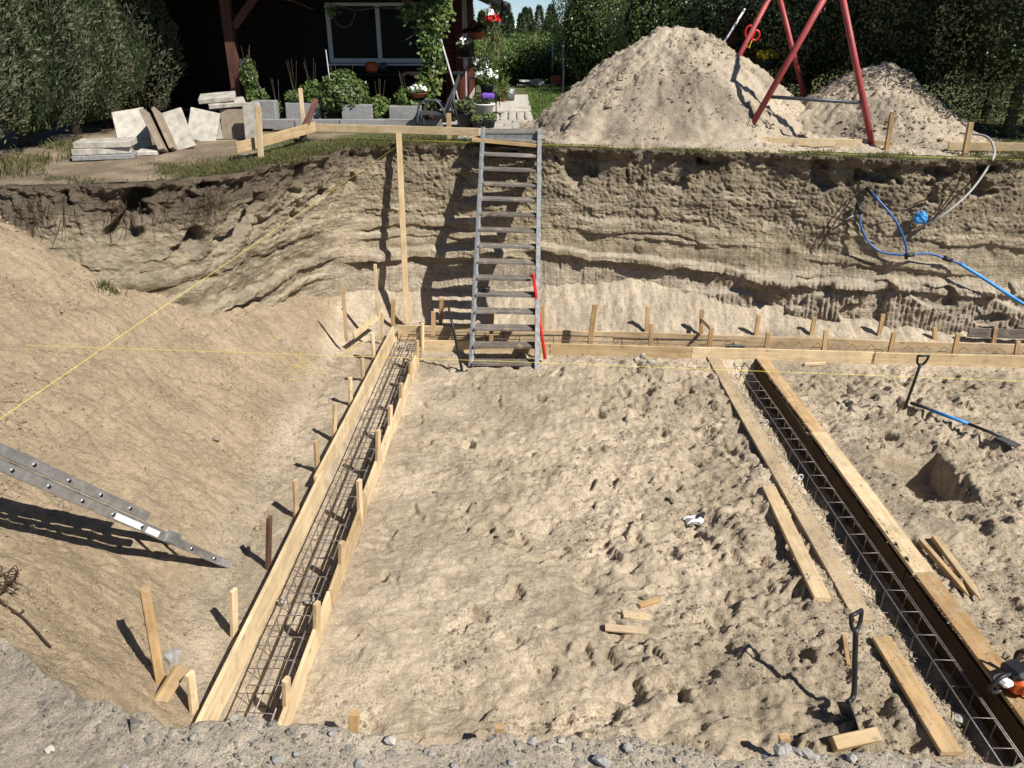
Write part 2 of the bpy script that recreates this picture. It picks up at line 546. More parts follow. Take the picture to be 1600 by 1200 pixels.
# ------------------------------------------------------------------ plan of the pit
GZ = 2.6                                    # level of the garden above the pit floor
WALL = [  # foot (x, y, z) and rim (x, y) of the cut face, from the left edge round to the right
    ((-9.0, 9.0, 2.2), (-9.0, 9.6)), ((-7.0, 8.75, 2.15), (-7.0, 9.4)), ((-6.0, 8.6, 2.05), (-6.0, 9.15)),
    ((-5.3, 8.45, 1.75), (-5.4, 9.2)), ((-4.65, 8.6, 1.35), (-4.6, 9.35)), ((-3.95, 9.2, .90), (-3.75, 9.75)),
    ((-3.55, 10.3, .62), (-3.25, 10.7)), ((-3.2, 11.3, .5), (-2.85, 11.7)), ((-2.5, 11.9, .42), (-2.35, 12.4)),
    ((-1.6, 12.0, .42), (-1.5, 12.55)), ((-.5, 11.95, .42), (-.5, 12.5)), ((1.0, 11.8, .55), (1.0, 12.2)),
    ((2.0, 11.65, .68), (2.0, 11.95)), ((3.8, 11.25, .45), (3.8, 11.6)), ((5.4, 10.85, .30), (5.4, 11.1)),
    ((7.2, 10.75, .25), (7.2, 11.0)), ((10., 10.75, .25), (10., 11.0)), ((14., 10.8, .25), (14., 11.0))]
FOOT = [w[0] for w in WALL]
FLOOR_EDGE = [(-2.5, 14), (-2.5, 8), (-2.42, 6), (-2.38, 5.0), (-2.2, 4.2), (-1.75, 3.55), (-1.0, 3.25), (1.0, 3.15), (5.0, 3.0), (15.0, 3.0)]

# formwork lines
LT_A0, LT_A1 = pz(320, 1106, .2), pz(614, 510, .2)       # left trench, outer board
LT_B0, LT_B1 = pz(437, 1128, .2), pz(652, 545, .2)       # left trench, inner board
RT_L = [pz(1122, 553, .03), pz(1275, 817, .03), pz(1497, 1174, .03)]
RT_R = [pz(1179, 550, .03), pz(1431, 897, .03), pz(1624, 1152, .03)]
BK_B0, BK_B1 = pz(620, 508, .2), pz(1600, 539, .2)       # back trench, far board
BK_F0, BK_F1 = pz(660, 531, .18), pz(1600, 556, .18)     # back trench, near board

def lerpx(pts, Y):
    ys = [p.y for p in pts]; xs = [p.x for p in pts]
    o = np.argsort(ys)
    ys = np.array(ys)[o]; xs = np.array(xs)[o]
    r = np.interp(Y, ys, xs)
    s0 = (xs[1] - xs[0]) / (ys[1] - ys[0]); s1 = (xs[-1] - xs[-2]) / (ys[-1] - ys[-2])
    r = np.where(Y < ys[0], xs[0] + (Y - ys[0]) * s0, r)
    return np.where(Y > ys[-1], xs[-1] + (Y - ys[-1]) * s1, r)

def lerpy(a, b, X):
    return a.y + (X - a.x) * (b.y - a.y) / (b.x - a.x)

def base_height(X, Y):
    d, side, par = polydist(X, Y, FLOOR_EDGE)
    out = np.where(side < 0, d, 0.0)          # right of the line = outside the flat floor
    left = sstep(-0.2, -1.9, X)
    slope = 1.35 * (1 - left) + 0.71 * left
    zb = out * slope
    zb = zb + 0.13 * sstep(5.5, 4.2, Y) * sstep(0.1, 1.2, out) * left
    zb = smin(zb, np.full_like(zb, 2.35), 0.35)
    dw, sw, pw = polydist(X, Y, FOOT)
    fz = np.interp(pw, np.arange(len(FOOT)), [f[2] for f in FOOT])
    zt = fz - 0.66 * dw
    return smax(zb, zt, 0.16), out, dw, pw, left

# ------------------------------------------------------------------ sand floor and bank (one height sheet)
gx = np.concatenate([np.arange(-9, -5.2, .08), np.arange(-5.2, 7.0, .0190), np.arange(7.2, 14, .08)])
gyl = [1.0]
while gyl[-1] < 3.3: gyl.append(gyl[-1] + .030)
while gyl[-1] < 12.4: gyl.append(gyl[-1] + .0095 + .0016 * (gyl[-1] - 3.3))
gy = np.array(gyl)
X, Y = np.meshgrid(gx, gy)
Z, OUT, DW, PW, LEFT = base_height(X, Y)
flat = 1 - sstep(0.0, 0.25, OUT)
tal = sstep(0.02, 0.15, Z) * flat
# trampled strength: strong on the right and middle, weaker on the left part of the floor
rough = np.clip(.62 + .26 * X + .45 * gn(X * .5, Y * .5, 3), .42, 1.15) * flat * (1 - .75 * tal)
rough = np.where((X > 3.6), np.clip(.9 + .3 * gn(X * .6, Y * .6, 8), .5, 1.2) * flat * (1 - .75 * tal), rough)
Z += .06 * fbm(X * .7, Y * .7, 3, 21) * flat
Z += .060 * rough * fbm(X * 2.6, Y * 2.6, 3, 23)
wx = X + .09 * fbm(X * 4, Y * 4, 2, 41); wy = Y + .09 * fbm(X * 4, Y * 4, 2, 42)
Z += rough * .030 * (ridged(wx * 3.4, wy * 3.4, 3, 51) - .6)
Z += rough * .016 * fbm(X * 13, Y * 13, 3, 52)
lum = np.clip(fbm(X * 1.3, Y * 1.3, 3, 77) - .05, 0, 1)
Z += rough * .045 * lum * np.clip(.52 - worley(wx * 9, wy * 9, 61), 0, .5)
Z += (.15 + rough) * .010 * np.clip(.5 - worley(wx * 24, wy * 24, 62), 0, .5) * 2
# small scarps and broken crust with crisp edges
Z += rough * .017 * (sstep(-.04, .04, fbm(wx * 2.1, wy * 2.1, 3, 55)) - .5)
Z += rough * .012 * (sstep(-.05, .05, fbm(wx * 5.2, wy * 5.2, 3, 56)) - .5)
Z += rough * .007 * (sstep(-.08, .08, fbm(X * 12, Y * 12, 2, 57)) - .5)
Z += .004 * flat * fbm(X * 26, Y * 26, 2, 58)
# a few larger humps and hollows seen in the photo
def hump(px_, py_, r, h, sx=1.0, sy=1.0):
    c = pz(px_, py_, 0)
    global Z
    Z += h * np.exp(-(((X - c.x) / (r * sx)) ** 2 + ((Y - c.y) / (r * sy)) ** 2))
hump(960, 600, .75, .20, 1.3, .8); hump(1150, 840, .4, .07); hump(1040, 700, .5, .06); hump(880, 820, .5, -.05)
hump(860, 1010, .5, .08, 1.4, .7); hump(1080, 1080, .5, .07); hump(560, 1040, .35, .07); hump(1450, 640, .7, .10); hump(1560, 840, .5, .08)
hump(1200, 1000, .35, .06); hump(740, 690, .6, -.03); hump(960, 545, .4, .05)
# bank: rills and scrapes that run down the slope, slumped lumps
bank = sstep(.05, .4, OUT) * LEFT
sl = fbm(Y * 1.3 + .55 * X, X * .35 - .2 * Y, 3, 90)
Z += bank * (.085 * fbm(X * .8, Y * .8, 3, 93) + .035 * sl)
wq = X + .2 * fbm(X * 2, Y * 2, 2, 95)
Z += bank * .022 * fbm((Y + .75 * wq) * 6.5, (X - .75 * Y) * 1.6, 3, 94)
Z += bank * .010 * fbm(X * 16, Y * 16, 3, 96) + bank * .012 * (sstep(-.05, .05, fbm(wq * 3.0 + .5 * Y, Y * 3.0, 3, 92)) - .5) + bank * .006 * fbm(X * 30, Y * 30, 2, 89)
ptch = np.clip(fbm(X * 1.1, Y * 1.1, 2, 97) - .1, 0, 1)
Z += bank * .035 * ptch * (ridged(X * 5, Y * 5, 2, 98) - .55)
# talus under the back face: little fans and lumps
Z += tal * .030 * fbm(X * 5.0, Y * 1.4, 3, 101) + tal * .008 * fbm(X * 15, Y * 15, 2, 102)
# footprints and spade holes
def dent(cx, cy, ang, ln, wd, dep, rim):
    global Z
    r = ln * 1.5
    i0, i1 = np.searchsorted(gy, [cy - r, cy + r]); j0, j1 = np.searchsorted(gx, [cx - r, cx + r])
    if i1 - i0 < 2 or j1 - j0 < 2: return
    xx = X[i0:i1, j0:j1] - cx; yy = Y[i0:i1, j0:j1] - cy
    c, s = math.cos(ang), math.sin(ang)
    a = (xx * c + yy * s); b = (-xx * s + yy * c)
    b = b + .02 * np.sin(a * 20 + cx * 9)
    wdl = wd * (1 + .22 * np.cos(a / ln * 3.0 + .6))
    q = np.sqrt((a / ln) ** 2 + (b / wdl) ** 2) + .17 * gn(xx * 15 + cx * 7, yy * 15 + cy * 7, 5) + .10 * gn(xx * 38 + cx, yy * 38 + cy, 7)
    tilt = .65 + .35 * np.clip(a / ln, -1, 1)
    Z[i0:i1, j0:j1] += -dep * tilt * (1 - sstep(.74, 1.0, q)) + rim * np.exp(-((q - 1.22) / .20) ** 2) * (.6 + .6 * gn(xx * 12 + cy, yy * 12, 6))
rd = random.Random(31)
n = 0
while n < 520:
    cx, cy = rd.uniform(-1.55, 6.9), rd.uniform(3.3, 10.4)
    w = min(1.0, max(.42, .50 + .24 * cx)) if cx < 2.9 else .8
    if rd.random() > w: continue
    n += 1
    dent(cx, cy, rd.gauss(1.2, .9), rd.uniform(.10, .185), rd.uniform(.045, .085), rd.uniform(.03, .085) * (.6 + .6 * w), rd.uniform(.008, .026))
for k in range(60):                      # sharper heel and spade cuts
    cx, cy = rd.uniform(.3, 6.8), rd.uniform(3.4, 9.8)
    dent(cx, cy, rd.uniform(0, 3.1), rd.uniform(.06, .12), rd.uniform(.02, .035), rd.uniform(.05, .09), .012)
for (a, b) in ((205, 662), (190, 730), (340, 690), (95, 610), (300, 600)):
    ra, rb, rc = ray(a, b)
    for t in np.arange(3, 12, .02):
        h_ = float(base_height(np.array([ra * t]), np.array([rb * t]))[0][0])
        if CAM_Z + rc * t < h_: break
    dent(ra * t, rb * t, .5, .10, .05, .045, .02)
# square hole on the right
hx0, hx1, hy0, hy1 = 4.12, 4.68, 6.40, 7.34
holew = (sstep(hx0 - .15, hx0 + .30, X + .03 * gn(X * 6, Y * 6, 14)) * (1 - sstep(hx1 - .01, hx1 + .02, X + .02 * gn(X * 9, Y * 9, 15))) * sstep(hy0 - .01, hy0 + .03, Y + .02 * gn(X * 8, Y * 8, 16)) * (1 - sstep(hy1 - .01, hy1 + .02, Y)))
Z = np.where(holew > .02, Z * (1 - holew) + (-.36 + .02 * fbm(X * 7, Y * 7, 3, 17)) * holew, Z)
step2 = sstep(3.93, 3.98, X + .04 * gn(X * 6, Y * 6, 9)) * (1 - sstep(4.35, 4.6, X)) * sstep(hy1 - .34, hy1 - .16, Y) * (1 - sstep(hy1 - .03, hy1 + .02, Y + .03 * gn(X * 7, Y * 3, 7)))
Z -= .10 * step2
# level the sand along boards and cut the trenches
xa = lerpx([LT_A0, LT_A1], Y); xb = lerpx([LT_B0, LT_B1], Y)
inY = sstep(LT_A0.y - .35, LT_A0.y - .15, Y) * (1 - sstep(LT_A1.y - .05, LT_A1.y + .02, Y))
near = np.exp(-((X - xb) / .35) ** 2) * inY * (X > xb)
Z = Z * (1 - .6 * near) + .02 * .6 * near
nearA = np.exp(-((X - xa) / .28) ** 2) * inY * (X <= xa)
Z = Z * (1 - .75 * nearA) + .06 * .75 * nearA
m = sstep(xa - .01, xa + .02, X) * (1 - sstep(xb - .02, xb + .01, X)) * inY
Z = Z * (1 - m) + m * (-.07 + .012 * fbm(X * 8, Y * 8, 3, 111))
xl = lerpx(RT_L, Y); xr = lerpx(RT_R, Y)
inR = 1 - sstep(lerpy(BK_F0, BK_F1, X) - .07, lerpy(BK_F0, BK_F1, X) - .03, Y)
nearR = (np.exp(-(np.clip(xl - X, 0, 9) / .30) ** 2) * (X < xl) + np.exp(-(np.clip(X - xr, 0, 9) / .28) ** 2) * (X > xr)) * inR
Z = Z * (1 - .8 * nearR) + .012 * nearR
m = sstep(xl - .02, xl + .08 + .03 * gn(X * 5, Y * 5, 12), X) * (1 - sstep(xr - .03, xr - .01, X)) * inR
ur = np.clip((X - xl) / np.maximum(xr - xl, .05), 0, 1)
Z = Z * (1 - m) + m * (-.07 - .25 * sstep(.18, .62, ur + .10 * fbm(X * 4, Y * 4, 3, 114)) + .022 * fbm(X * 7, Y * 7, 4, 112))
yb_ = lerpy(BK_B0, BK_B1, X); yf_ = lerpy(BK_F0, BK_F1, X)
inX = sstep(BK_B0.x - .05, BK_B0.x, X)
nb = (np.exp(-((Y - yf_) / .25) ** 2) * (Y <= yf_) + np.exp(-((Y - yb_) / .22) ** 2) * (Y >= yb_)) * inX
Z = Z * (1 - .8 * nb) + np.where(Y > yb_, .10, .02) * .8 * nb
m = sstep(yf_ - .01, yf_ + .02, Y) * (1 - sstep(yb_ - .02, yb_ + .01, Y)) * inX
Z = Z * (1 - m) + m * (-.12 + .012 * fbm(X * 8, Y * 8, 3, 113))

def zs(x, y):
    """height of the sand at a point"""
    j = int(np.clip(np.searchsorted(gx, x) - 1, 0, len(gx) - 2)); i = int(np.clip(np.searchsorted(gy, y) - 1, 0, len(gy) - 2))
    u = (x - gx[j]) / (gx[j + 1] - gx[j]); v = (y - gy[i]) / (gy[i + 1] - gy[i])
    u = min(1, max(0, u)); v = min(1, max(0, v))
    return float(Z[i, j] * (1 - u) * (1 - v) + Z[i, j + 1] * u * (1 - v) + Z[i + 1, j] * (1 - u) * v + Z[i + 1, j + 1] * u * v)

def ps(px_, py_):
    """where the ray of a pixel meets the sand"""
    a, b, c = ray(px_, py_)
    t = 2.2
    while t < 16:
        if CAM_Z + c * t < zs(a * t, b * t): break
        t += .015
    return Vector((a * t, b * t, zs(a * t, b * t)))

# albedo
dry = np.array([.595, .490, .358]); damp = np.array([.336, .273, .192]); pale = np.array([.60, .505, .385]); brown = np.array([.350, .268, .172])
mo = np.clip(.48 + .95 * fbm(X * .62, Y * .62, 5, 131, gain=.6), 0, 1)
C = dry * (1 - mo[..., None] * .66) + damp * mo[..., None] * .66
cb = brown * (1 - .5 * mo[..., None]) + np.array([.435, .338, .222]) * .5 * mo[..., None]
bk = (bank * .85)[..., None]
C = C * (1 - bk) + cb * bk
pl = (tal * (1 - LEFT * .2))[..., None]
C = C * (1 - .6 * pl) + (pale * .88) * .6 * pl
grain = (fbm(X * 9, Y * 9, 3, 141))[..., None]
C = C * (1 + .07 * grain)
dk = np.clip(fbm(X * 2.2, Y * 2.2, 3, 151) - .25, 0, 1)[..., None] * flat[..., None]
C = C * (1 - .34 * dk)
me = new_mesh("sand_floor", np.stack([X, Y, Z], -1).reshape(-1, 3), grid_faces(*X.shape), M['sand'], True, np.clip(C, 0, 1).reshape(-1, 3))
tag(link("sand_floor", me), "bare sand floor and sloping sand bank of the pit", kind='structure')

# ------------------------------------------------------------------ cut face of the pit (ledges, turf overhang, flutes)
def dense(pts, step):
    sp = spline([Vector((*p, 0)) if len(p) == 2 else Vector(p) for p in pts], 40)
    return np.array([tuple(v) for v in sp])
F3 = dense([w[0] for w in WALL], 1); T3 = dense([w[1] for w in WALL], 1)
mid = (F3[:, :2] + T3[:, :2]) / 2
S = np.concatenate([[0], np.cumsum(np.linalg.norm(np.diff(mid, axis=0), axis=1))])
s_a, s_b = np.interp(-6.3, mid[:, 0], S), np.interp(7.9, mid[:, 0], S)
su = np.concatenate([np.arange(0, s_a, .08), np.arange(s_a, s_b, .0155), np.arange(s_b, S[-1], .08)])
F = np.stack([np.interp(su, S, F3[:, k]) for k in range(3)], -1)
T = np.stack([np.interp(su, S, T3[:, k]) for k in range(2)], -1)
ext = GZ + .03
sd_ = np.arange(0, S[-1], .0155)
td = np.gradient(np.stack([np.interp(sd_, S, mid[:, k]) for k in range(2)], -1), axis=0)
tang = np.stack([np.interp(su, sd_, np.convolve(np.pad(td[:, k], 30, mode='edge'), np.ones(61) / 61, 'valid')) for k in range(2)], -1)
tang /= np.linalg.norm(tang, axis=1)[:, None]
NRM = np.stack([tang[:, 1], -tang[:, 0]], -1)          # into the pit
vv = np.concatenate([np.linspace(-.25, -.05, 10), np.linspace(-.04, 1.0, 170)])
NV = len(vv)
SU, VV = np.meshgrid(su, vv)
FZ = F[:, 2][None, :]
WZ = FZ + VV * (GZ - FZ)
WX = F[:, 0][None, :] + np.clip(VV, 0, 1) * (T[:, 0] - F[:, 0])[None, :]
WY = F[:, 1][None, :] + np.clip(VV, 0, 1) * (T[:, 1] - F[:, 1])[None, :]
dipl = .05 * fbm(SU * .35, SU * 0 + 3.3, 2, 201)
zz = WZ + dipl + .015 * fbm(SU * 2.5, WZ * 2, 2, 202)
# position of the corner: left face is s < s_corner
sc = float(np.interp(-3.0, F[:, 0], su)); s_l = sstep(sc + .6, sc - .6, SU)
P = np.zeros_like(SU)
bf = 1 - s_l
# ledges: (x from, x to, z at both ends, height of the bench below the lip, depth); wall x is used along the back
LEDGES = [(.7, 3.9, 1.64, 1.46, .22, .060), (.9, 2.7, 1.76, 1.70, .10, .035), (.0, 4.9, 1.17, .86, .13, .125), (4.4, 8.5, .88, .80, .11, .10), (1.5, 3.4, 1.36, 1.30, .08, .030),
          (-2.6, -.2, 1.52, 1.56, .16, .085), (-2.7, .2, 1.33, 1.36, .12, .070), (-2.8, .4, 1.06, 1.10, .17, .170), (-2.6, 0.2, 1.74, 1.78, .10, .04), (4.2, 7.4, 1.25, 1.12, .14, .05), (5.5, 9, 1.62, 1.52, .16, .05)]
for k, (x0, x1, z0, z1, hgt, amp) in enumerate(LEDGES):
    f_ = np.clip((WX - x0) / (x1 - x0), 0, 1)
    lip_ = z0 + (z1 - z0) * f_ + .055 * gn(SU * 1.1, SU * 0 + k * 3.1, 210 + k) + .022 * fbm(SU * 4, SU * 0 + k, 3, 230 + k)
    t = (zz - (lip_ - hgt)) / hgt
    env = sstep(x0, x0 + .5, WX) * (1 - sstep(x1 - .7, x1, WX))
    A = amp * env * np.clip(.75 + .75 * gn(SU * 1.1, SU * 0 + k * 1.7, 250 + k), .1, 1.3) * bf
    P += A * sstep(-.02, .14, t) * (1 - sstep(.72, 1.06, t))
# left face: two slanting benches with damp bands
for k, (z0, slp_, hgt, amp) in enumerate(((1.10, .03, .16, .12), (.78, .02, .10, .10), (1.62, .0, .2, .06))):
    lip_ = z0 + slp_ * (SU - sc) + .05 * gn(SU * 1.3, SU * 0 + k * 2.1, 240 + k) + .02 * fbm(SU * 5, SU * 0 + k, 3, 245 + k)
    t = (zz - (lip_ - hgt)) / hgt
    P += s_l * amp * np.clip(.7 + .8 * gn(SU * 1.2, SU * 0 + k, 255 + k), .1, 1.3) * sstep(-.02, .14, t) * (1 - sstep(.72, 1.06, t))
P += .060 * fbm(SU * .9, WZ * 1.1, 3, 271)
P += .010 * fbm(SU * 5, WZ * 6, 2, 272)
up_ = sstep(1.2, 1.7, WZ)
P += .009 * fbm(SU * 22, WZ * 24, 3, 273) * (.45 + up_)
for (fx_, fz__, am_, sd_) in ((1.3, 2.4, .022, 274), (5.0, 6.0, .005, 276), (13.0, 14.0, .005, 277), (26.0, 22.0, .005, 278)):
    P += am_ * (.25 + .75 * up_) * (sstep(-.05, .05, fbm(SU * fx_ + .3 * fbm(SU * 4, WZ * 4, 2, 270), WZ * fz__, 3, sd_)) - .5)
P += .007 * up_ * fbm(SU * 16 + .6 * fbm(SU * 3, WZ * 3, 2, 269), WZ * 2.6, 3, 279)
P += .008 * fbm(SU * 22, WZ * 2.2, 2, 275) * sstep(1.5, 1.2, WZ) * bf
# flutes low down on the back face
fl = sstep(1.12, .92, zz) * bf * np.clip(.65 + .9 * gn(SU * .9, WZ * 1.2, 281), 0, 1)
P += fl * (.022 * ridged(SU * 8 + .3 * fbm(SU * 3, WZ * 2, 2, 280), WZ * .5, 2, 282) - .012 + .018 * np.abs(gn(SU * 24, WZ * .7, 283)))
wf = sstep(.98, .80, zz) * bf * sstep(2.3, 3.2, WX)
blk = fbm(SU * 1.5, WZ * 2.2, 2, 285)
cols = np.clip(1 - np.abs(np.mod(SU * 15 + .5 * gn(SU * 2.2, WZ * .8, 287) + .25 * gn(SU * 7, WZ * 2.5, 288), 1.0) - .5) * 2, 0, 1)
tops = sstep(-.22, -.10, blk)
P += wf * tops * (.09 + .042 * np.sqrt(cols) * np.clip(.7 + .6 * gn(SU * 3, WZ * 2, 289), .2, 1.2)) + wf * .02 * fbm(SU * 10, WZ * 8, 2, 286)
# topsoil: undercut hollows, hanging lumps and turf lip
top = sstep(GZ - .75, GZ - .15, WZ + .12 * gn(SU * .8, SU * 0, 290))
hol = np.clip(fbm(SU * 1.9, WZ * 1.9, 3, 291) - .22, 0, 1)
P -= (.22 + .10 * s_l) * sstep(.0, .35, hol) * sstep(GZ - .95 + .3 * bf, GZ - .60 + .25 * bf, WZ) * (1 - sstep(GZ - .10, GZ - .02, WZ))
P += top * (.020 + .035 * s_l) * (ridged(SU * 4.5, WZ * 4.5, 3, 292) - .4) + top * .02 * fbm(SU * 12, WZ * 12, 3, 293)
lip = sstep(GZ - .13, GZ - .03, WZ)
P += lip * (.08 + .10 * fbm(SU * 2.2, SU * 0, 4, 294))
# left face: bigger clods and a dark damp band low down
clod = np.clip(.55 - worley(SU * 2.3, WZ * 2.6, 295), 0, 1)
P += s_l * .16 * clod * sstep(GZ - .8, GZ - .3, WZ)
P += s_l * .05 * (ridged(SU * 3.2, WZ * 6, 3, 296) - .5)
P *= sstep(-.25, .0, VV) * .9 + .1
DEP = sstep(.35, 1.3, -np.gradient(P, axis=0) / np.maximum(np.gradient(WZ, axis=0), 1e-4))   # loose pale sand lies where the face steps back
WX2 = WX + NRM[:, 0][None, :] * P; WY2 = WY + NRM[:, 1][None, :] * P
WZ2 = WZ + .02 * fbm(SU * 3, WZ * 3, 2, 299) * (1 - lip)
# roll over the rim onto the garden
rim = np.linspace(.02, .5, 12)
RX = []; RY = []; RZ = []
for r_ in rim:
    f_ = 1 - r_ / .5
    RX.append(WX2[-1] * f_ + (T[:, 0] - NRM[:, 0] * .5) * (1 - f_)); RY.append(WY2[-1] * f_ + (T[:, 1] - NRM[:, 1] * .5) * (1 - f_))
    RZ.append(np.full(len(su), GZ + .012) * 1.0 + .02 * fbm(su * 4, su * 0 + r_ * 6, 3, 298) * f_ - .05 * (1 - f_))
WX2 = np.vstack([WX2, RX]); WY2 = np.vstack([WY2, RY]); WZ2 = np.vstack([WZ2, RZ])
SUc = np.vstack([SU, np.repeat(su[None], len(rim), 0)]); WZc = np.vstack([WZ, np.full((len(rim), len(su)), GZ + .02)])
# albedo of the layers
zc = WZc + .05 * gn(SUc * .4, SUc * 0, 301) + .03 * fbm(SUc * 3, WZc * 3, 3, 302)
slc = sstep(sc + .6, sc - .6, SUc)
topsoil = np.array([.185, .148, .104]); sub = np.array([.335, .272, .184]); tan = np.array([.44, .362, .250]); grey = np.array([.46, .388, .30]); olive = np.array([.175, .135, .078]); palew = np.array([.48, .395, .285])
def bl(a, b, t): return a * (1 - t[..., None]) + b * t[..., None]
z_ts = GZ - .11 - .30 * slc - .16 * np.clip(gn(SUc * .9, SUc * 0, 303), -.3, 1) - .11 * fbm(SUc * 3, SUc * 0, 3, 304)
CC = bl(np.broadcast_to(tan, WZc.shape + (3,)), sub, sstep(1.3, 1.9, zc) * (1 - slc * .6))
CC = bl(CC, topsoil, sstep(z_ts - .13, z_ts + .10, zc))
CC = bl(CC, grey, sstep(1.05, .8, zc) * (1 - slc) * .8)
bnd = np.exp(-((zc - 1.12 - .33 * slc) / (.06 + .04 * slc)) ** 2) * np.clip(.6 + gn(SUc * .8, SUc * 0, 305), 0, 1)
bnd2 = np.exp(-((zc - .86 - .33 * slc) / .05) ** 2) * np.clip(.5 + gn(SUc * .7, SUc * 0 + 4, 306), 0, 1)
CC = bl(CC, olive, np.clip((bnd + bnd2) * (.35 + .65 * slc), 0, 1))
for (zk, wk, sd) in ((.98, .035, 311), (1.30, .03, 312), (1.62, .03, 313), (.72, .04, 314)):
    CC = bl(CC, palew, .75 * np.exp(-((zc - zk) / wk) ** 2) * np.clip(.5 + 1.1 * gn(SUc * .9, SUc * 0 + zk, sd), 0, 1))
CC = CC * (1 + .20 * fbm(SUc * 2.2, WZc * 7, 4, 320))[..., None]
CC = CC * (1 + .17 * fbm(SUc * 7, WZc * 7, 4, 321))[..., None]
DEP2 = np.vstack([DEP, np.zeros((len(rim), len(su)))])
CC = CC * (1 - .16 * slc)[..., None]
CC = bl(CC, np.array([.56, .475, .36]), (.75 - .5 * slc) * DEP2 * sstep(2.25, 1.95, WZc))
dkz = np.clip(fbm(SUc * 1.6, WZc * 1.6, 3, 322) - .2, 0, 1) * sstep(1.4, 2.2, WZc)
CC = CC * (1 - .45 * dkz)[..., None]
gap_ = (SUc > 0)
me = new_mesh("pit_wall", np.stack([WX2, WY2, WZ2], -1).reshape(-1, 3), grid_faces(*WX2.shape)[:, ::-1].copy(), M['cut_sand'], True, np.clip(CC, .02, 1).reshape(-1, 3))
pit_wall = tag(link("pit_wall", me), "cut earth face of the pit with layers of sand under dark topsoil", kind='structure')

def wall_at(px_, py_, d=0.0):
    """where the ray of a pixel meets the cut face"""
    a, b, c = ray(px_, py_)
    a0 = np.array([a, b, c]); a0 /= np.linalg.norm(a0)
    Pn = np.stack([WX2, WY2, WZ2 - CAM_Z], -1)[::2, ::2]
    t = Pn @ a0
    perp = np.linalg.norm(Pn - t[..., None] * a0, axis=-1)
    m_ = perp < .035
    if not m_.any():
        k = np.unravel_index(np.argmin(perp), perp.shape); tt = t[k]
    else:
        tt = t[m_].min()
    p = a0 * (tt - d)
    return Vector((p[0], p[1], p[2] + CAM_Z))

# ------------------------------------------------------------------ garden level beyond the rim
rings = np.concatenate([[0, .02, .05], np.geomspace(.1, 10, 110), np.geomspace(11, 900, 40)])
su_g = np.arange(0, S[-1], .11)
ss = su_g
NG = np.stack([np.interp(su_g, su, NRM[:, k]) for k in range(2)], -1); TG = np.stack([np.interp(su_g, su, T[:, k]) for k in range(2)], -1)
Tx, Ty = TG[:, 0] - NG[:, 0] * .05, TG[:, 1] - NG[:, 1] * .05
ang = np.linspace(math.pi, 0, len(ss))
ox, oy = np.cos(ang), np.sin(ang) * 1.0
k = np.clip(rings / 12.0, 0, 1)[:, None]
dx = (-NG[:, 0])[None, :] * (1 - k) + ox[None, :] * k; dy = np.maximum((-NG[:, 1])[None, :] * (1 - k), .2 * (1 - k)) + oy[None, :] * k
nn = np.sqrt(dx * dx + dy * dy)
UX = Tx[None, :] + dx / nn * rings[:, None]; UY = Ty[None, :] + dy / nn * rings[:, None]
UZ = GZ + .02 * fbm(UX * .6, UY * .6, 3, 401) * sstep(0, 1, rings)[:, None] + .010 * fbm(UX * 5, UY * 5, 3, 402) * (rings < 12)[:, None]
soilc = np.array([.23, .178, .122]); lawn = np.array([.075, .105, .032]); drysoil = np.array([.34, .27, .19])
g = sstep(-.05, .35, fbm(UX * .7, UY * .7, 4, 403) + .5 * sstep(-4.4, -3.2, UX) - .9 * sstep(-3.6, -5.0, UX))
g = np.maximum(g, sstep(15.5, 17, UY + .2 * gn(UX, UY, 5)))
UC = bl(bl(np.broadcast_to(soilc, UX.shape + (3,)), drysoil, sstep(-.2, .5, fbm(UX * 1.5, UY * 1.5, 3, 404))), lawn, g * .8)
me = new_mesh("garden_ground", np.stack([UX, UY, UZ], -1).reshape(-1, 3), grid_faces(*UX.shape), M['soil'], True, np.clip(UC, 0, 1).reshape(-1, 3))
tag(link("garden_ground", me), "garden ground of bare soil and worn grass beyond the pit", kind='structure')

# ------------------------------------------------------------------ gravel ledge the photo was taken from
LE = [(-7, 4.6), (-3.4, 3.1), (-2.4, 2.42), (-1.7, 1.95), (-1.25, 1.66), (-.9, 1.50), (-.4, 1.46), (.0, 1.43), (.67, 1.40), (1.33, 1.36), (3.0, 1.25), (9.0, 1.1)]
lx = np.concatenate([np.arange(-6.0, -2.2, .05), np.arange(-2.1, 1.9, .0105), np.arange(2.0, 8.0, .05)])
ledge_y = np.interp(lx, [p[0] for p in LE], [p[1] for p in LE])
ledge_y = ledge_y + .035 * fbm(lx * 2.2, lx * 0, 4, 501) + .020 * fbm(lx * 9, lx * 0, 3, 502)
lv = np.concatenate([np.linspace(-6, -1.2, 20), np.linspace(-1.1, -.75, 15), np.linspace(-.74, .0, 95), np.linspace(.004, .5, 70)])
LX = np.repeat(lx[None], len(lv), 0)
LV = np.repeat(lv[:, None], len(lx), 1)
LYY = ledge_y[None] + LV
lleft = sstep(-.7, -1.7, LX)
ramp_ = .55 + .45 * (1 - lleft)
drop = np.clip(LV, 0, None)
crest = sstep(-.05, .0, LV)
LZ = GZ - .01 + .02 * fbm(LX * 1.3, LYY * 1.3, 3, 503) + .012 * fbm(LX * 8, LYY * 8, 3, 504) + .012 * np.clip(.5 - worley(LX * 16, LYY * 16, 505), 0, 1) * np.clip(fbm(LX * 3, LYY * 3, 2, 506) + .2, 0, 1) * 2
LZ = LZ + .018 * crest * ridged(LX * 9, LYY * 9, 2, 507)
LZ = LZ - drop * (2.1 + .6 * lleft) + .03 * fbm(LX * 7, LYY * 7, 3, 508) * sstep(0, .1, drop)
LZ -= .16 * lleft * sstep(-1.2, 0, LV)
gcol = np.array([.60, .515, .395]); gs = np.array([.53, .45, .34])
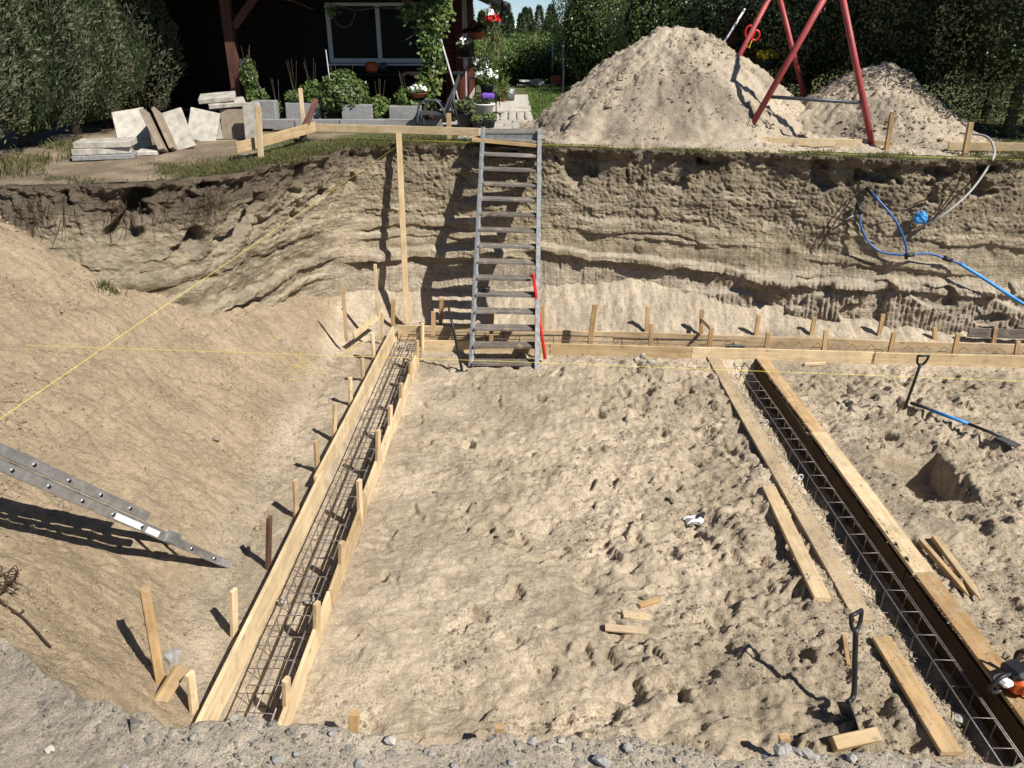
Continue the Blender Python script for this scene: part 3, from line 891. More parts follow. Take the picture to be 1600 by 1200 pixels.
mixl = np.clip(lleft * .9 + .25 * fbm(LX * 2, LYY * 2, 3, 509), 0, 1)
LC = bl(np.broadcast_to(gcol, LX.shape + (3,)), gs, mixl)
LC = LC * (1 + .13 * fbm(LX * 11, LYY * 11, 4, 510))[..., None]
me = new_mesh("gravel_ledge", np.stack([LX, LYY, LZ], -1).reshape(-1, 3), grid_faces(*LX.shape), M['gravel_soil'], True, np.clip(LC, 0, 1).reshape(-1, 3))
tag(link("gravel_ledge", me), "grey gravelly ledge at the near edge of the pit", kind='structure')

def zl(x, y):
    j = int(np.clip(np.searchsorted(lx, x), 0, len(lx) - 1)); i = int(np.clip(np.searchsorted(lv, y - ledge_y[j]), 0, len(lv) - 1))
    return float(LZ[i, j])
# ================================================================== formwork: boards and stakes
def board(p0, p1, w, h, mat, label, name="formwork_board", group=None, up=(0, 0, 1), crook=.004, cat="board"):
    return tag(beam(name, p0, p1, w, h, mat, up, None, .003, 0, crook), label, cat, group)

def dn(p, d): return Vector((p.x, p.y, p.z - d))
BH = .25
mA = LT_A0.lerp(LT_A1, .42)
ext0 = LT_A0 + (LT_A0 - LT_A1).normalized() * .35
board(dn(ext0, BH / 2), dn(mA, BH / 2 + .0), .032, BH, M['pine'], "long board on edge, outer side of the left trench, nearer half", group="formwork boards of the left trench")
board(dn(mA.lerp(LT_A1, -.03) + Vector((-.033, 0, .012)), BH / 2), dn(LT_A1, BH / 2), .03, BH, M['pine'], "long board on edge, outer side of the left trench, farther half up to the corner", group="formwork boards of the left trench")
cuts = [-.06, .20, .42, .66, 1.0]
nmB = ['nearest', 'second nearest', 'third nearest', 'farthest']
for i in range(4):
    a = LT_B0.lerp(LT_B1, cuts[i] + .002); b = LT_B0.lerp(LT_B1, cuts[i + 1])
    o_ = Vector((.018 * (i % 2), 0, .006 * (i % 3)))
    board(dn(a + o_, BH / 2), dn(b + o_ * .5, BH / 2), .028, BH, M['pine'], "board on edge along the inner side of the left trench, %s of four" % nmB[i], group="formwork boards of the left trench")
# back trench
cb_ = [0, .36, .70, 1.08]
nmK = ['left end by the corner', 'middle', 'right end']
for i in range(3):
    a = BK_B0.lerp(BK_B1, cb_[i] + .0015); b = BK_B0.lerp(BK_B1, cb_[i + 1])
    board(dn(a + Vector((0, .012 * (i % 2), 0)), .11), dn(b, .11), .03, .23, M['pine'], "far board of the trench under the back face, %s" % nmK[i], group="formwork boards of the back trench")
cf_ = [0, .22, .46, .76, 1.08]
nmF = ['left end behind the steel stairs', 'between the stairs and the right trench', 'past the end of the right trench', 'right end of the photo']
for i in range(4):
    a = BK_F0.lerp(BK_F1, cf_[i] + .0015); b = BK_F0.lerp(BK_F1, cf_[i + 1])
    board(dn(a - Vector((0, .012 * (i % 2), 0)), .11), dn(b, .11), .03, .22, M['pine'], "near board of the trench under the back face, %s" % nmF[i], group="formwork boards of the back trench")
# right trench: planks lying along both edges, and a wall of boards inside the right edge
def plank(pts, w, th, mat, label, group, z=.03, name="plank"):
    a, b = [pz(p[0], p[1], z) for p in pts]
    return tag(beam(name, a, b, w, th, mat, (0, 0, 1), None, .004, 0, .004), label, "plank", group)
G_RT = "planks lying along the right trench"
plank(((1109, 552), (1352, 972)), .165, .035, M['pine_sandy'], "sand covered plank lying along the left edge of the right trench, far one", G_RT, .030)
plank(((1377, 997), (1486, 1178)), .145, .035, M['pine_old'], "near plank lying along the left edge of the right trench, with a knot hole", G_RT, .045)
plank(((1183, 551), (1281, 680)), .165, .035, M['pine_old'], "far plank on the right edge of the right trench, partly under sand", G_RT, .030)
plank(((1279, 677), (1444, 896)), .185, .035, M['pine'], "long clean plank in the middle of the right edge of the right trench", G_RT, .045)
plank(((1445, 900), (1645, 1164)), .175, .035, M['pine_old'], "near plank on the right edge of the right trench, speckled with dirt", G_RT, .040)
for i, (p, q) in enumerate((((1172, 552), (1417, 890)), ((1418, 892), (1616, 1160)))):
    a, b = pz(*p, .01), pz(*q, .01)
    tag(beam("trench_board", dn(a, .155), dn(b, .155), .03, .31, M['pine_shade'], (0, 0, 1), None, .003, 0, .003), "board with painted shade standing inside the right wall of the right trench, %s one" % ('far', 'near')[i], "board", "boards lining the right trench")  # coloured dark to stand for the shaded trench side

def stake(px_top, px_bot, w=.055, t=.035, mat='pine_old', label='', group=None, zb=None, lean=True, dY=0.0, name="wooden_stake", bury=.12, face=0.0):
    z = zb
    b = ps(*px_bot) if z is None else pz(*px_bot, z)
    if dY: b = pY(px_bot[0], px_bot[1], b.y + dY)
    tp = pY(px_top[0], px_top[1], b.y)
    d = (tp - b).normalized()
    b2 = b - d * bury
    up = Vector((math.sin(face), -math.cos(face), 0))
    return tag(beam(name, b2, tp, w, t, M[mat], up, None, .003, .08), label, "stake", group)

lt_left = [((582, 520), (584, 557)), ((566, 560), (567, 590)), ((547, 590), (548, 628)), ((524, 630), (522, 680)), ((494, 689), (496, 732)), ((461, 750), (463, 800)), ((421, 808), (419, 885)), ((365, 922), (366, 987)), ((297, 1052), (304, 1112))]
N = len(lt_left)
for i, (a, b) in enumerate(lt_left):
    stake(a, b, .06 if i != 6 else .05, .03, 'pine' if i != 6 else 'brown_stake', "%s stake against the outer board of the left trench, %s from the near end" % ('brown faced' if i == 6 else 'short pale', ORD[N - 1 - i]), "stakes along the outer side of the left trench", zb=(.08 if i < N - 1 else None), face=1.2)
lt_right = [((660, 505), (660, 547)), ((652, 532), (651, 572)), ((642, 566), (640, 602)), ((627, 599), (626, 640)), ((610, 634), (609, 685)), ((591, 672), (590, 742)), ((561, 750), (563, 818)), ((534, 847), (533, 905)), ((495, 942), (495, 1007)), ((447, 1061), (449, 1128))]
N = len(lt_right)
for i, (a, b) in enumerate(lt_right):
    stake(a, b, .055, .035, 'pine', "short stake against the inner board of the left trench, %s from the near end" % ORD[N - 1 - i], "stakes along the inner side of the left trench", zb=.03, face=1.2)
bk_back = [((614, 468), (614, 503)), ((690, 467), (688, 510)), ((848, 478), (848, 516)), ((1013, 479), (1010, 520)), ((1097, 484), (1095, 522)), ((1186, 492), (1181, 525)), ((1273, 496), (1267, 527)), ((1380, 491), (1372, 530)), ((1461, 512), (1460, 532)), ((1556, 512), (1552, 536))]
for i, (a, b) in enumerate(bk_back):
    stake(a, b, .06, .035, 'pine_old', "stake behind the far board of the back trench, %s from the left" % ORD[i], "stakes behind the far board of the back trench", zb=.12, dY=.05)
bk_front = [((677, 487), (677, 533)), ((769, 485), (767, 540)), ((930, 476), (921, 545)), ((1018, 506), (1016, 547)), ((1112, 512), (1107, 551)), ((1201, 520), (1196, 552)), ((1291, 516), (1286, 556)), ((1397, 520), (1388, 560)), ((1497, 522), (1488, 563)), ((1591, 533), (1585, 568))]
for i, (a, b) in enumerate(bk_front):
    stake(a, b, .075 if i == 2 else .062, .035, 'pine_old', "%s stake in front of the near board of the back trench, %s from the left" % ('tall' if i == 2 else 'short', ORD[i]), "stakes in front of the near board of the back trench", zb=.02, dY=-.03)
stake((1546, 477), (1540, 514), .06, .035, 'pine_old', "stake behind the grey offcut board at the right end of the back trench", "stakes on the sand under the back face", zb=.15, dY=.25)
a, b = pz(1513, 519, .25), pz(1640, 524, .25)
board(a, b, .03, .14, M['grey_wood'], "short grey weathered board lying at the right end behind the back trench", name="offcut_board")
a, b = pY(1097, 500, pz(1095, 520, .12).y - .03), pY(1111, 514, pz(1107, 551, .02).y + .06)
board(a, b, .022, .06, M['pine'], "short brace nailed across two stakes of the back trench", name="wooden_brace", crook=0, cat="brace")
# stakes on the sand heap at the back left corner
stake((536, 447), (541, 523), .05, .04, 'pine', "tall stake in the slumped sand left of the trench corner", "stakes on the sand under the back face", zb=.28)
stake((586, 413), (590, 486), .045, .04, 'pine', "tallest thin stake in the slumped sand by the long prop", "stakes on the sand under the back face", zb=.42)
stake((597, 488), (597, 522), .045, .035, 'pine', "short stake at the upper end of the slanting brace by the trench corner", "stakes on the sand under the back face", zb=.2)
a, b = pz(552, 522, .28), pz(599, 488, .34)
board(a - Vector((0, 0, .03)), b, .025, .10, M['pine'], "short slanting brace board left of the trench corner", name="wooden_brace", crook=0, cat="brace")
# long prop leaning on the back face
a, b = pz(636, 500, .16), pY(623, 208, 12.38)
tag(beam("wooden_prop", a - (b - a).normalized() * .05, b, .085, .05, M['pine'], (0, -1, .2), None, .004), "long pale timber prop leaning against the back face of the pit", "timber prop")
# stakes at the near edge
stake((226, 921), (251, 1066), .06, .055, 'pine_old', "tall square stake standing alone low on the left bank", "stakes at the near edge", face=.6)
p0 = ps(252, 1096); p1 = pY(284, 1042, p0.y + .10)
board(p0, p1, .03, .10, M['pine'], "short slanting brace between the tall stake and the left trench", name="wooden_brace", crook=0, cat="brace")
stake((553, 1114), (553, 1160), .062, .045, 'pine_old', "sawn stake top peeping over the ledge right of the left trench", "stakes at the near edge", zb=.05)
stake((781, 1134), (780, 1180), .058, .045, 'pine_old', "reddish stake top peeping over the middle of the ledge", "stakes at the near edge", zb=.05)
stake((1226, 1150), (1222, 1190), .062, .045, 'pine_old', "stake top behind the dark clods at the right of the ledge", "stakes at the near edge", zb=.05)

# ================================================================== reinforcement cages
def cage(label, p_near, p_far, w, h, nst, ztop, bars, name="rebar_cage", r=.006, skew=0.0, jit=.012):
    """bars: list of (side -1..1, level 0/1); stirrups are parts of their own"""
    d = (p_far - p_near); L = d.length; d.normalize()
    root = thing(name, label, "rebar cage", (p_near.x, p_near.y, ztop - h))
    root.rotation_euler = (0, 0, math.atan2(d.y, d.x))
    Mr = world_m(root)
    rl = random.Random(hash(label) % 999 if False else len(label))
    for (s, lv) in bars:
        pts = []
        for k in range(9):
            x = L * k / 8
            pts.append(Mr @ Vector((x, s * w / 2 + rl.uniform(-jit, jit) * .5, lv * h + rl.uniform(-jit, jit) * .5)))
        tube("bar", pts, r, M['rebar'], root, 6)
    mesh = None
    for k in range(nst):
        x = L * (k + .5) / nst
        hw = w / 2 + r * 2
        if mesh is None:
            pts = [Vector((0, -hw, -r * 2)), Vector((0, hw, -r * 2)), Vector((0, hw, h + r * 2)), Vector((0, -hw, h + r * 2))]
            rp = []
            for i, p in enumerate(pts):
                q0 = pts[i - 1]; q1 = pts[(i + 1) % 4]
                rp += [p + (q0 - p).normalized() * .02, p + (q1 - p).normalized() * .02]
            V, F = tube_arrays(rp, .0042, 5, True)
            mesh = new_mesh("stirrup", [tuple(v) for v in V], F, M['rebar'], True)
        o = link("stirrup", mesh, root, (x, rl.uniform(-.004, .004), 0))
        o.rotation_euler = (rl.uniform(-.03, .03), rl.uniform(-.10, .10) + skew, rl.uniform(-.06, .06))
    return root
cage("dark steel reinforcement cage lying in the left trench between two boards", pz(388, 1140, .12), pz(641, 522, .12), .25, .17, 30, .12, [(-1, 0), (0, 0), (1, 0), (-1, 1), (.05, 1), (1, 1)], r=.007)
cage("steel reinforcement cage with open squares in the right trench", pz(1589, 1200, -.02), pz(1148, 556, -.02), .165, .22, 26, -.02, [(-1, 0), (1, 0), (-1, 1), (-.86, 1), (1, 1)], r=.0055)
cage("steel reinforcement cage showing between the boards of the back trench", pz(1640, 549, .14), pz(640, 520, .14), .20, .17, 36, .13, [(-1, 0), (1, 0), (-1, 1), (1, 1)], r=.006)
# starter bars and the dark end box where the right trench meets the back trench
bx_ = pz(1146, 553, .0)
tag(beam("formwork_insert", pz(1131, 549, .0) + Vector((0, -.04, .06)), pz(1161, 550, .0) + Vector((0, -.04, .06)), .02, .13, M['grey_metal'], (0, 0, 1), None, .002), "dark grey panel closing the far end of the right trench", "panel")
# offcuts of pipe hung on the right cage
for i, (x, y) in enumerate(((1196, 660), (1250, 746))):
    c = pz(x, y, -.05)
    a = Vector((.05, .03, .012))
    n_ = 14
    root = tube("pipe_spacer", [c + Vector((.034 * math.cos(t), .010 * math.cos(t), .034 * math.sin(t))) for t in np.linspace(0, 2 * math.pi, n_ + 1)[:-1]], .009, M['pipe_grey'], None, 6, True)
    tag(root, "short white pipe ring on the left side of the right reinforcement cage, %s one" % ('far', 'near')[i], "pipe ring", "pipe rings on the right cage")

def rock(name, c, size, mat, seed, flat=.7, sub=2):
    bm = bmesh.new()
    bmesh.ops.create_icosphere(bm, subdivisions=sub, radius=1.0)
    rs = np.random.default_rng(seed)
    pl = [(Vector(rs.normal(size=3)).normalized(), rs.uniform(.55, .85)) for _ in range(9)]
    for v in bm.verts:
        p = v.co.normalized()
        for nrm, dd in pl:
            e = p.dot(nrm) - dd
            if e > 0: p = p - nrm * e
        v.co = Vector((p.x * size, p.y * size * rs.uniform(.98, 1.02), p.z * size * flat))
    me = bm_mesh(name, bm, mat)
    o = link(name, me)
    o.location = c
    o.rotation_euler = (rs.uniform(-.3, .3), rs.uniform(-.3, .3), rs.uniform(0, 6))
    return o
tag(rock("stone", pz(452, 938, -.03) + Vector((-.05, 0, 0)), .055, M['concrete'], 3, .4, 1), "pale stone under the bars of the left trench, left of a pair", "stone")
tag(rock("stone", pz(484, 938, -.03), .06, M['concrete'], 4, .4, 1), "pale stone under the bars of the left trench, right of a pair", "stone")
tag(rock("stone", pz(1500, 1125, -.26), .07, M['concrete_pale'], 5, .6), "pale brick piece on the bottom of the right trench near the ledge", "stone")

# ================================================================== steel stairs
def stairs():
    fl_, fr_ = pz(735, 572, .0), pz(840, 579, .0)
    tl, tr = pY(754, 203, 12.42), pY(844, 206, 12.42)
    fl_.y += 0; mid_y = (fl_.y + fr_.y) / 2
    root = thing("steel_stairs", "grey steel stairs with wooden treads leaning from pit floor to rim", "stairs", ((fl_.x + fr_.x) / 2, mid_y, 0))
    upn = (tl - fl_).normalized()
    for a, b in ((fl_, tl), (fr_, tr)):
        nrm = Vector((0, -1, .9)).normalized()
        a2 = a - (b - a).normalized() * .03
        o = adopt(beam("stringer", a2, b, .045, .16, M['steel'], nrm, None, .004), root)
        side = -1 if a is fl_ else 1
        for off in (-.075, .075):          # flanges of the channel
            adopt(beam("flange", a2 + nrm * off + Vector((-side * .012, 0, 0)), b + nrm * off + Vector((-side * .012, 0, 0)), .062, .010, M['steel'], nrm, None, .002), o)
    nT = 15
    for k in range(nT):
        f = (k + .35) / nT
        a, b = fl_.lerp(tl, f), fr_.lerp(tr, f)
        zc_ = (a.z + b.z) / 2; yc = (a.y + b.y) / 2
        o = adopt(beam("tread", Vector((a.x + .03, yc, a.z)), Vector((b.x - .03, yc, b.z - .008)), .185, .036, M['grey_wood'], (0, 0.0, 1), None, .004, 0, .003), root)
        for q, s in ((a, 1), (b, -1)):
            adopt(beam("bracket", Vector((q.x + s * .035, yc - .08, q.z - .03)), Vector((q.x + s * .035, yc + .08, q.z - .03)), .03, .022, M['steel'], (0, 0, 1), None, .002), o)
    a, b = tl + Vector((.03, .05, -.02)), tr + Vector((-.03, .05, -.02))
    adopt(beam("top_landing", Vector((a.x, a.y + .12, a.z - .02)), Vector((b.x, b.y + .12, a.z - .02)), .40, .035, M['grey_wood'], (0, 0, 1), None, .004), root)
    adopt(beam("riser_plate", Vector((a.x, a.y - .06, a.z - .08)), Vector((b.x, b.y - .06, a.z - .08)), .018, .12, M['steel'], (0, 0, 1), None, .002), root)
    return root, fl_, fr_, tl, tr
stair_root, s_fl, s_fr, s_tl, s_tr = stairs()
# boards under the head of the stairs
a, b = pY(738, 216, 12.35), pY(842, 226, 12.35)
board(a, b, .35, .05, M['pine_old'], "worn timber sill on the rim under the head of the stairs", name="timber_sill")
# black float left on a tread
f = (4 + .35) / 15
tc = s_fl.lerp(s_tl, f).lerp(s_fr.lerp(s_tr, f), .18) + Vector((0, 0, .02))
tp_ = thing("tape_reel", "small round black reel lying on a stair tread", "reel", tc)
tube("drum", [tc + Vector((0, 0, .0)), tc + Vector((0, 0, .055))], .055, M['black_plastic'], tp_, 18)
tube("flange", [tc + Vector((0, 0, .055)), tc + Vector((0, 0, .066))], .07, M['black_plastic'], tp_, 18)
# red bar leaning on the right stringer
tag(tube("red_bar", [pY(852, 561, 9.9), pY(833, 428, 10.55)], .024, M['red_plastic'], None, 10), "long red bar leaning on the right side of the steel stairs", "bar")

# ================================================================== spades
def spade(name, label, grip, foot, up_hint, shaft_mat, blade=None, blade_up=None, rr=.017, bend=None, cat="spade", dgrip=True, blade_mat='grey_metal'):
    """shaft from grip to foot (the neck), D handle at the grip, dished blade beyond the foot"""
    d = (foot - grip).normalized()
    root = thing(name, label, cat, tuple(foot))
    pts = [grip + d * .11, grip.lerp(foot, .5), foot] if bend is None else spline([grip + d * .11, grip.lerp(foot, .55), foot, bend], 5)
    tube("shaft", pts, rr, M[shaft_mat], root, 10)
    s = Vector(up_hint).cross(d).normalized()
    if dgrip:
        loop = spline([grip + d * .14, grip + d * .09 + s * .045, grip + d * .015 + s * .062, grip + s * .055], 4)
        lp2 = spline([grip + d * .14, grip + d * .09 - s * .045, grip + d * .015 - s * .062, grip - s * .055], 4)
        h_ = tubes("handle", [loop, lp2, [grip + s * .066, grip - s * .066]], .014, M[shaft_mat], root, 8)
    if blade is not None:
        L, W, bd, bn = blade                    # length, width, direction, normal
        bd = Vector(bd).normalized(); bn = Vector(bn); bn = (bn - bd * bn.dot(bd)).normalized(); bs = bd.cross(bn)
        st = bend if bend is not None else foot
        V = []; nr, nc = 9, 9
        for i in range(nr):
            f_ = i / (nr - 1)
            wv = W * (1.0 if f_ < .6 else (1 - .55 * ((f_ - .6) / .4) ** 2))
            for j in range(nc):
                t = j / (nc - 1) * 2 - 1
                V.append(st + bd * (L * f_) + bs * (t * wv / 2) + bn * (.035 * t * t - .03 * math.sin(f_ * 2.2)))
        V2 = [v - bn * .004 for v in V]
        n_ = nr * nc
        fa = [tuple(q) for q in grid_faces(nr, nc)]
        F_ = fa + [tuple(i + n_ for i in reversed(q)) for q in fa]
        rimi = [j for j in range(nc)] + [i * nc + nc - 1 for i in range(1, nr)] + [(nr - 1) * nc + j for j in range(nc - 2, -1, -1)] + [i * nc for i in range(nr - 2, 0, -1)]
        for i in range(len(rimi)):
            a_, b_ = rimi[i], rimi[(i + 1) % len(rimi)]
            F_.append((b_, a_, a_ + n_, b_ + n_))
        o = link("blade", new_mesh("blade", [tuple(v - st) for v in V + V2], F_, M[blade_mat], True))
        o.location = st
        adopt(o, root)
    return root
# black fork standing by the stairs
g0, f0 = pz(727, 596, .02), pY(702, 484, 9.55)
spade("black_spade", "black spade leaning beside the foot of the steel stairs", f0, pY(722, 580, 9.62), (1, .2, 0), 'black_plastic', (.20, .16, (g0 - pY(722, 580, 9.62)) + Vector((-.05, -.1, -.12)), (0, -1, .3)), rr=.018)
# spade standing at the right
ft = pz(1411, 645, .05)
gp = pY(1443, 556, ft.y - .13)
spade("black_spade", "black spade with pale D grip standing in the sand on the right", gp, ft, (0, 1, .1), 'black_plastic', (.26, .18, (ft - gp), (.2, -1, .2)), rr=.017)
# long tool lying on the sand at the right, blue shaft
pa, pb = ps(1421, 639), ps(1562, 688)
pa.z += .05; pb.z += .05
root = thing("lying_shovel", "shovel with blue shaft and dark blade lying on the sand at right", "shovel", tuple(pa))
pm1, pm2 = pa.lerp(pb, .24), pa.lerp(pb, .66)
tube("shaft", [pa, pm1 + Vector((0, 0, .01))], .019, M['black_plastic'], root, 10)
tube("grip_sleeve", [pm1, pm2], .021, M['blue_bright'], root, 10)
tube("neck", [pm2, pb + Vector((0, 0, -.01))], .018, M['black_plastic'], root, 10)
o = beam("blade", pb - Vector((.02, 0, .02)), pb + (pb - pa).normalized() * .20 - Vector((0, 0, .05)), .17, .012, M['grey_metal'], (.2, 0, 1), None, .003)
adopt(o, root)
# shovel in front, blade toward the viewer
gp = pz(1338, 958, .75); ft2 = pz(1334, 1086, .10)
gp = pY(1338, 958, 3.97); ft2 = pz(1334, 1084, .20)
spade("black_shovel", "black shovel standing in the sand with its blade edge toward the near ledge", gp, ft2, (-.55, .8, .0), 'black_plastic', (.27, .22, Vector((.02, -.62, -.62)), (-1, .1, .1)), rr=.018, bend=pz(1325, 1097, .19), cat="shovel")

# ================================================================== loose timber and litter on the floor
def lying(px0, px1, w, th, mat, label, dz=.5, name="loose_plank", up=(0, 0, 1), group=None, point=0.0, cat="plank"):
    a, b = ps(*px0), ps(*px1)
    a.z += th * dz; b.z += th * dz
    return tag(beam(name, a, b, w, th, M[mat], up, None, .004, point, .002), label, cat, group)
lying((1200, 766), (1284, 943), .135, .04, 'pine', "loose yellow plank on the sand left of the right trench", .7)
lying((1512, 938), (1437, 852), .055, .045, 'pine_old', "pointed stake lying right of the right trench, left one of two", .8, "pointed_stake", (.2, 0, 1), "pointed stakes lying on the sand", .14, "stake")
lying((1530, 943), (1459, 846), .062, .045, 'pine', "pointed stake lying right of the right trench, longer right one of two", .8, "pointed_stake", (0, 0, 1), "pointed stakes lying on the sand", .14, "stake")
lying((1256, 572), (1289, 571), .05, .04, 'pine', "short offcut lying on the sand near the back trench", .6, "wood_offcut", cat="wood offcut")
lying((945, 984), (1012, 990), .07, .022, 'pine_sandy', "small pale offcut on the sand, nearest of three", .8, "wood_offcut", cat="wood offcut")
lying((972, 963), (1014, 968), .08, .025, 'pine_sandy', "small sandy offcut on the sand, middle of three", .7, "wood_offcut", cat="wood offcut")
lying((998, 950), (1028, 940), .045, .03, 'pine_old', "small split offcut on the sand, farthest of three", .7, "wood_offcut", cat="wood offcut")
lying((1318, 995), (1324, 1046), .03, .02, 'pine_old', "thin strip of wood lying behind the standing black shovel", .6, "wood_strip", cat="wood strip")
a = pz(1301, 1163, .10); b = pz(1370, 1148, .12)
tag(beam("wood_block", a, b, .085, .09, M['pine'], (.15, -.5, 1), None, .004), "short thick block of new timber beside the shovel blade at the ledge", "wood block")
# grey clods of concrete and a torn white wrapper
for i, (x, y, s, fl_) in enumerate(((995, 566, .075, .9), (1005, 560, .07, 1.0), (1017, 567, .075, .55))):
    c = ps(x, y); c.z += .025
    tag(rock("concrete_lump", c, s * .9, M['concrete'], 20 + i, fl_, 1), "pale concrete lump on the hump of sand, %s of three" % ('left one', 'middle and topmost one', 'right one')[i], "concrete lump")
c = ps(1086, 820)
root = thing("crumpled_glove", "crumpled white and dark work glove on the sand", "glove", tuple(c))
o = rock("palm", c + Vector((.02, .01, .035)), .085, M['white_plastic'], 41, .45); o.scale = (1.2, .7, 1); adopt(o, root)
o = rock("cuff", c + Vector((.045, .05, .05)), .075, M['black_plastic'], 42, .4); o.scale = (1.3, .6, 1); adopt(o, root)
for k in range(4):
    q = c + Vector((-.055 - .012 * k, -.05 + .035 * k, .02))
    adopt(tube("finger", spline([q + Vector((.06, 0, .02)), q + Vector((.02, -.01, .03)), q + Vector((-.02, -.012, .0))], 4), .013, M['white_plastic' if k % 2 else 'concrete_grey'], None, 7), root)
# chainsaw at the right edge
c = pz(1600, 1060, .12)
root = thing("chainsaw", "orange and black chainsaw lying on the plank at the right edge", "chainsaw", tuple(c), R(200))
def sub(name, sx, sy, sz, x, y, z, mat, bev=.02, rot=(0, 0, 0)):
    o = link(name, bm_mesh(name, box_bm(sx, sy, sz, (0, 0, 0), bev), M[mat], False), root, (x, y, z)); o.rotation_euler = rot
    return o
sub("body", .24, .15, .13, .06, .02, .03, 'orange_plastic', .03)
sub("engine_cover", .15, .16, .08, .10, -.01, .10, 'black_plastic', .025)
sub("starter_housing", .14, .03, .11, .08, .10, .03, 'orange_plastic', .02)
sub("hand_guard", .02, .17, .12, -.075, .03, .12, 'black_plastic', .008, (0, R(-18), 0))
sub("rear_cover", .09, .11, .05, .215, .0, .055, 'white_plastic', .018)
sub("muffler", .11, .06, .08, .02, .125, .02, 'steel', .015)
sub("clutch_cover", .16, .03, .08, .02, -.085, .0, 'grey_metal', .012)
sub("guide_bar", .36, .008, .075, -.27, -.07, .0, 'steel', .003)
Mr = world_m(root)
tube("front_handle", [Mr @ Vector(p) for p in spline([(-.02, -.10, .0), (-.03, -.11, .14), (-.02, .02, .19), (-.02, .13, .14), (0, .14, -.02)], 5)], .013, M['black_plastic'], root, 8)
tube("rear_handle", [Mr @ Vector(p) for p in spline([(.16, 0, .10), (.26, 0, .10), (.33, 0, .02), (.26, 0, -.04), (.16, 0, -.03)], 5)], .016, M['black_plastic'], root, 8)

# ================================================================== aluminium ladder on the left bank
def ladder():
    foot = ps(352, 889); foot.z += .06
    P2 = None
    hx, hy, el = -.52, -.854, math.atan(1.335)
    d = Vector((hx * math.cos(el), hy * math.cos(el), math.sin(el)))
    best = None
    for e_ in np.linspace(.3, 1.2, 181):          # slope at which the near rail crosses the left frame edge at the right height
        dd = Vector((hx * math.cos(e_), hy * math.cos(e_), math.sin(e_)))
        for s_ in np.linspace(.5, 3, 251):
            q = foot + dd * s_
            fw_ = q.y * CP - (q.z - CAM_Z) * SP; up_c = q.y * SP + (q.z - CAM_Z) * CP
            if abs(800 + FPX * q.x / fw_) < 4:
                err = abs(600 - FPX * up_c / fw_ - 728)
                if best is None or err < best[0]: best = (err, e_)
    if best: el = best[1]
    d = Vector((hx * math.cos(el), hy * math.cos(el), math.sin(el)))
    root = thing("aluminium_ladder", "aluminium extension ladder rising from the left bank to the ledge", "ladder", tuple(foot), 0)
    W = Vector((hy, -hx, 0)).normalized() * -1      # width direction, away from the viewer
    if W.y < 0: W = -W
    nrm = d.cross(W).normalized()
    if nrm.z < 0: nrm = -nrm
    wid = .36
    def section(s0, s1, offn, inset, nm, rung0):
        for k, s in enumerate((0, 1)):
            q = W * (inset + s * (wid - 2 * inset)) + nrm * offn
            o = adopt(beam(nm, foot + d * s0 + q, foot + d * s1 + q, .026, .068, M['alu'], nrm, None, .005), root)
            for e in (-.031, .031):
                adopt(beam("rail_lip", foot + d * s0 + q + nrm * e + W * (.008 if s == 0 else -.008), foot + d * s1 + q + nrm * e + W * (.008 if s == 0 else -.008), .034, .007, M['alu'], nrm, None, .002), o)
        x = rung0
        while x < s1 - .05:
            q = W * (inset - .016) + nrm * offn
            o = adopt(tube("rung", [foot + d * x + q, foot + d * x + q + W * (wid - 2 * inset + .032)], .0155, M['alu'], None, 10), root)
            adopt(tube("rung_hole", [foot + d * x + q + W * .0005, foot + d * x + q - W * .0025], .0125, M['black_plastic'], None, 12), o)
            x += .28
    section(.0, 3.0, .0, .0, "lower_rail", .14)
    section(.95, 3.2, .085, .022, "upper_rail", 1.14)
    for s in (0, 1):
        q = W * (s * wid)
        adopt(beam("foot_pad", foot + q - d * .07, foot + q + d * .06, .04, .06, M['concrete_grey'], nrm, None, .008), root)
    q = -W * .0165
    adopt(beam("sticker", foot + d * .98 + q, foot + d * 1.24 + q, .002, .045, M['white_plastic'], nrm, None, .0005), root)
    adopt(beam("sticker", foot + d * .80 + q, foot + d * .93 + q, .002, .045, M['white_plastic'], nrm, None, .0005), root)
    adopt(beam("hook", foot + d * .60 + W * .0 + nrm * .02 - W * .012, foot + d * .72 - W * .012 + nrm * .02, .03, .09, M['steel'], nrm, None, .006), root)
ladder()

# ================================================================== pipes, conduit and roots in the back face
root = thing("blue_water_pipes", "blue water pipes looping out of the back face with couplings", "water pipe", tuple(wall_at(1418, 400)))
wa = lambda x, y, d=.05: wall_at(x, y, d)
loop1 = [wa(1343, 330, .10), wa(1345, 352, .12), wa(1357, 378, .14), wa(1378, 394, .14), wa(1418, 399, .14)]
loop2 = [wa(1357, 296, .03), wa(1372, 312, .14), wa(1398, 343, .18), wa(1413, 375, .16), wa(1418, 399, .14)]
main = [wa(1418, 399, .14), wa(1450, 396, .12), wa(1478, 404, .14), wa(1500, 412, .16)]
out = [main[-1], pY(1540, 437, main[-1].y - .12), pY(1580, 463, main[-1].y - .22), pY(1640, 500, main[-1].y - .35)]
tube("pipe", spline(loop1, 8), .017, M['blue_pipe'], root, 8)
tube("pipe", spline(loop2, 8), .017, M['blue_pipe'], root, 8)
tube("pipe", spline(main, 8), .017, M['blue_pipe'], root, 8)
tube("pipe", spline(out, 8), .024, M['blue_bright'], root, 8)
for p, q, r_ in ((loop2[0], loop2[1], .032), (main[2], main[3], .035), (loop1[4], main[1], .028)):
    p, q = Vector(p), Vector(q); v = (q - p).normalized()
    tube("coupling", [p - v * .04, p + v * .09], r_, M['black_plastic'], root, 10)
tube("coupling", [wa(1340, 318, .06), wa(1345, 334, .12)], .034, M['black_plastic'], root, 10)
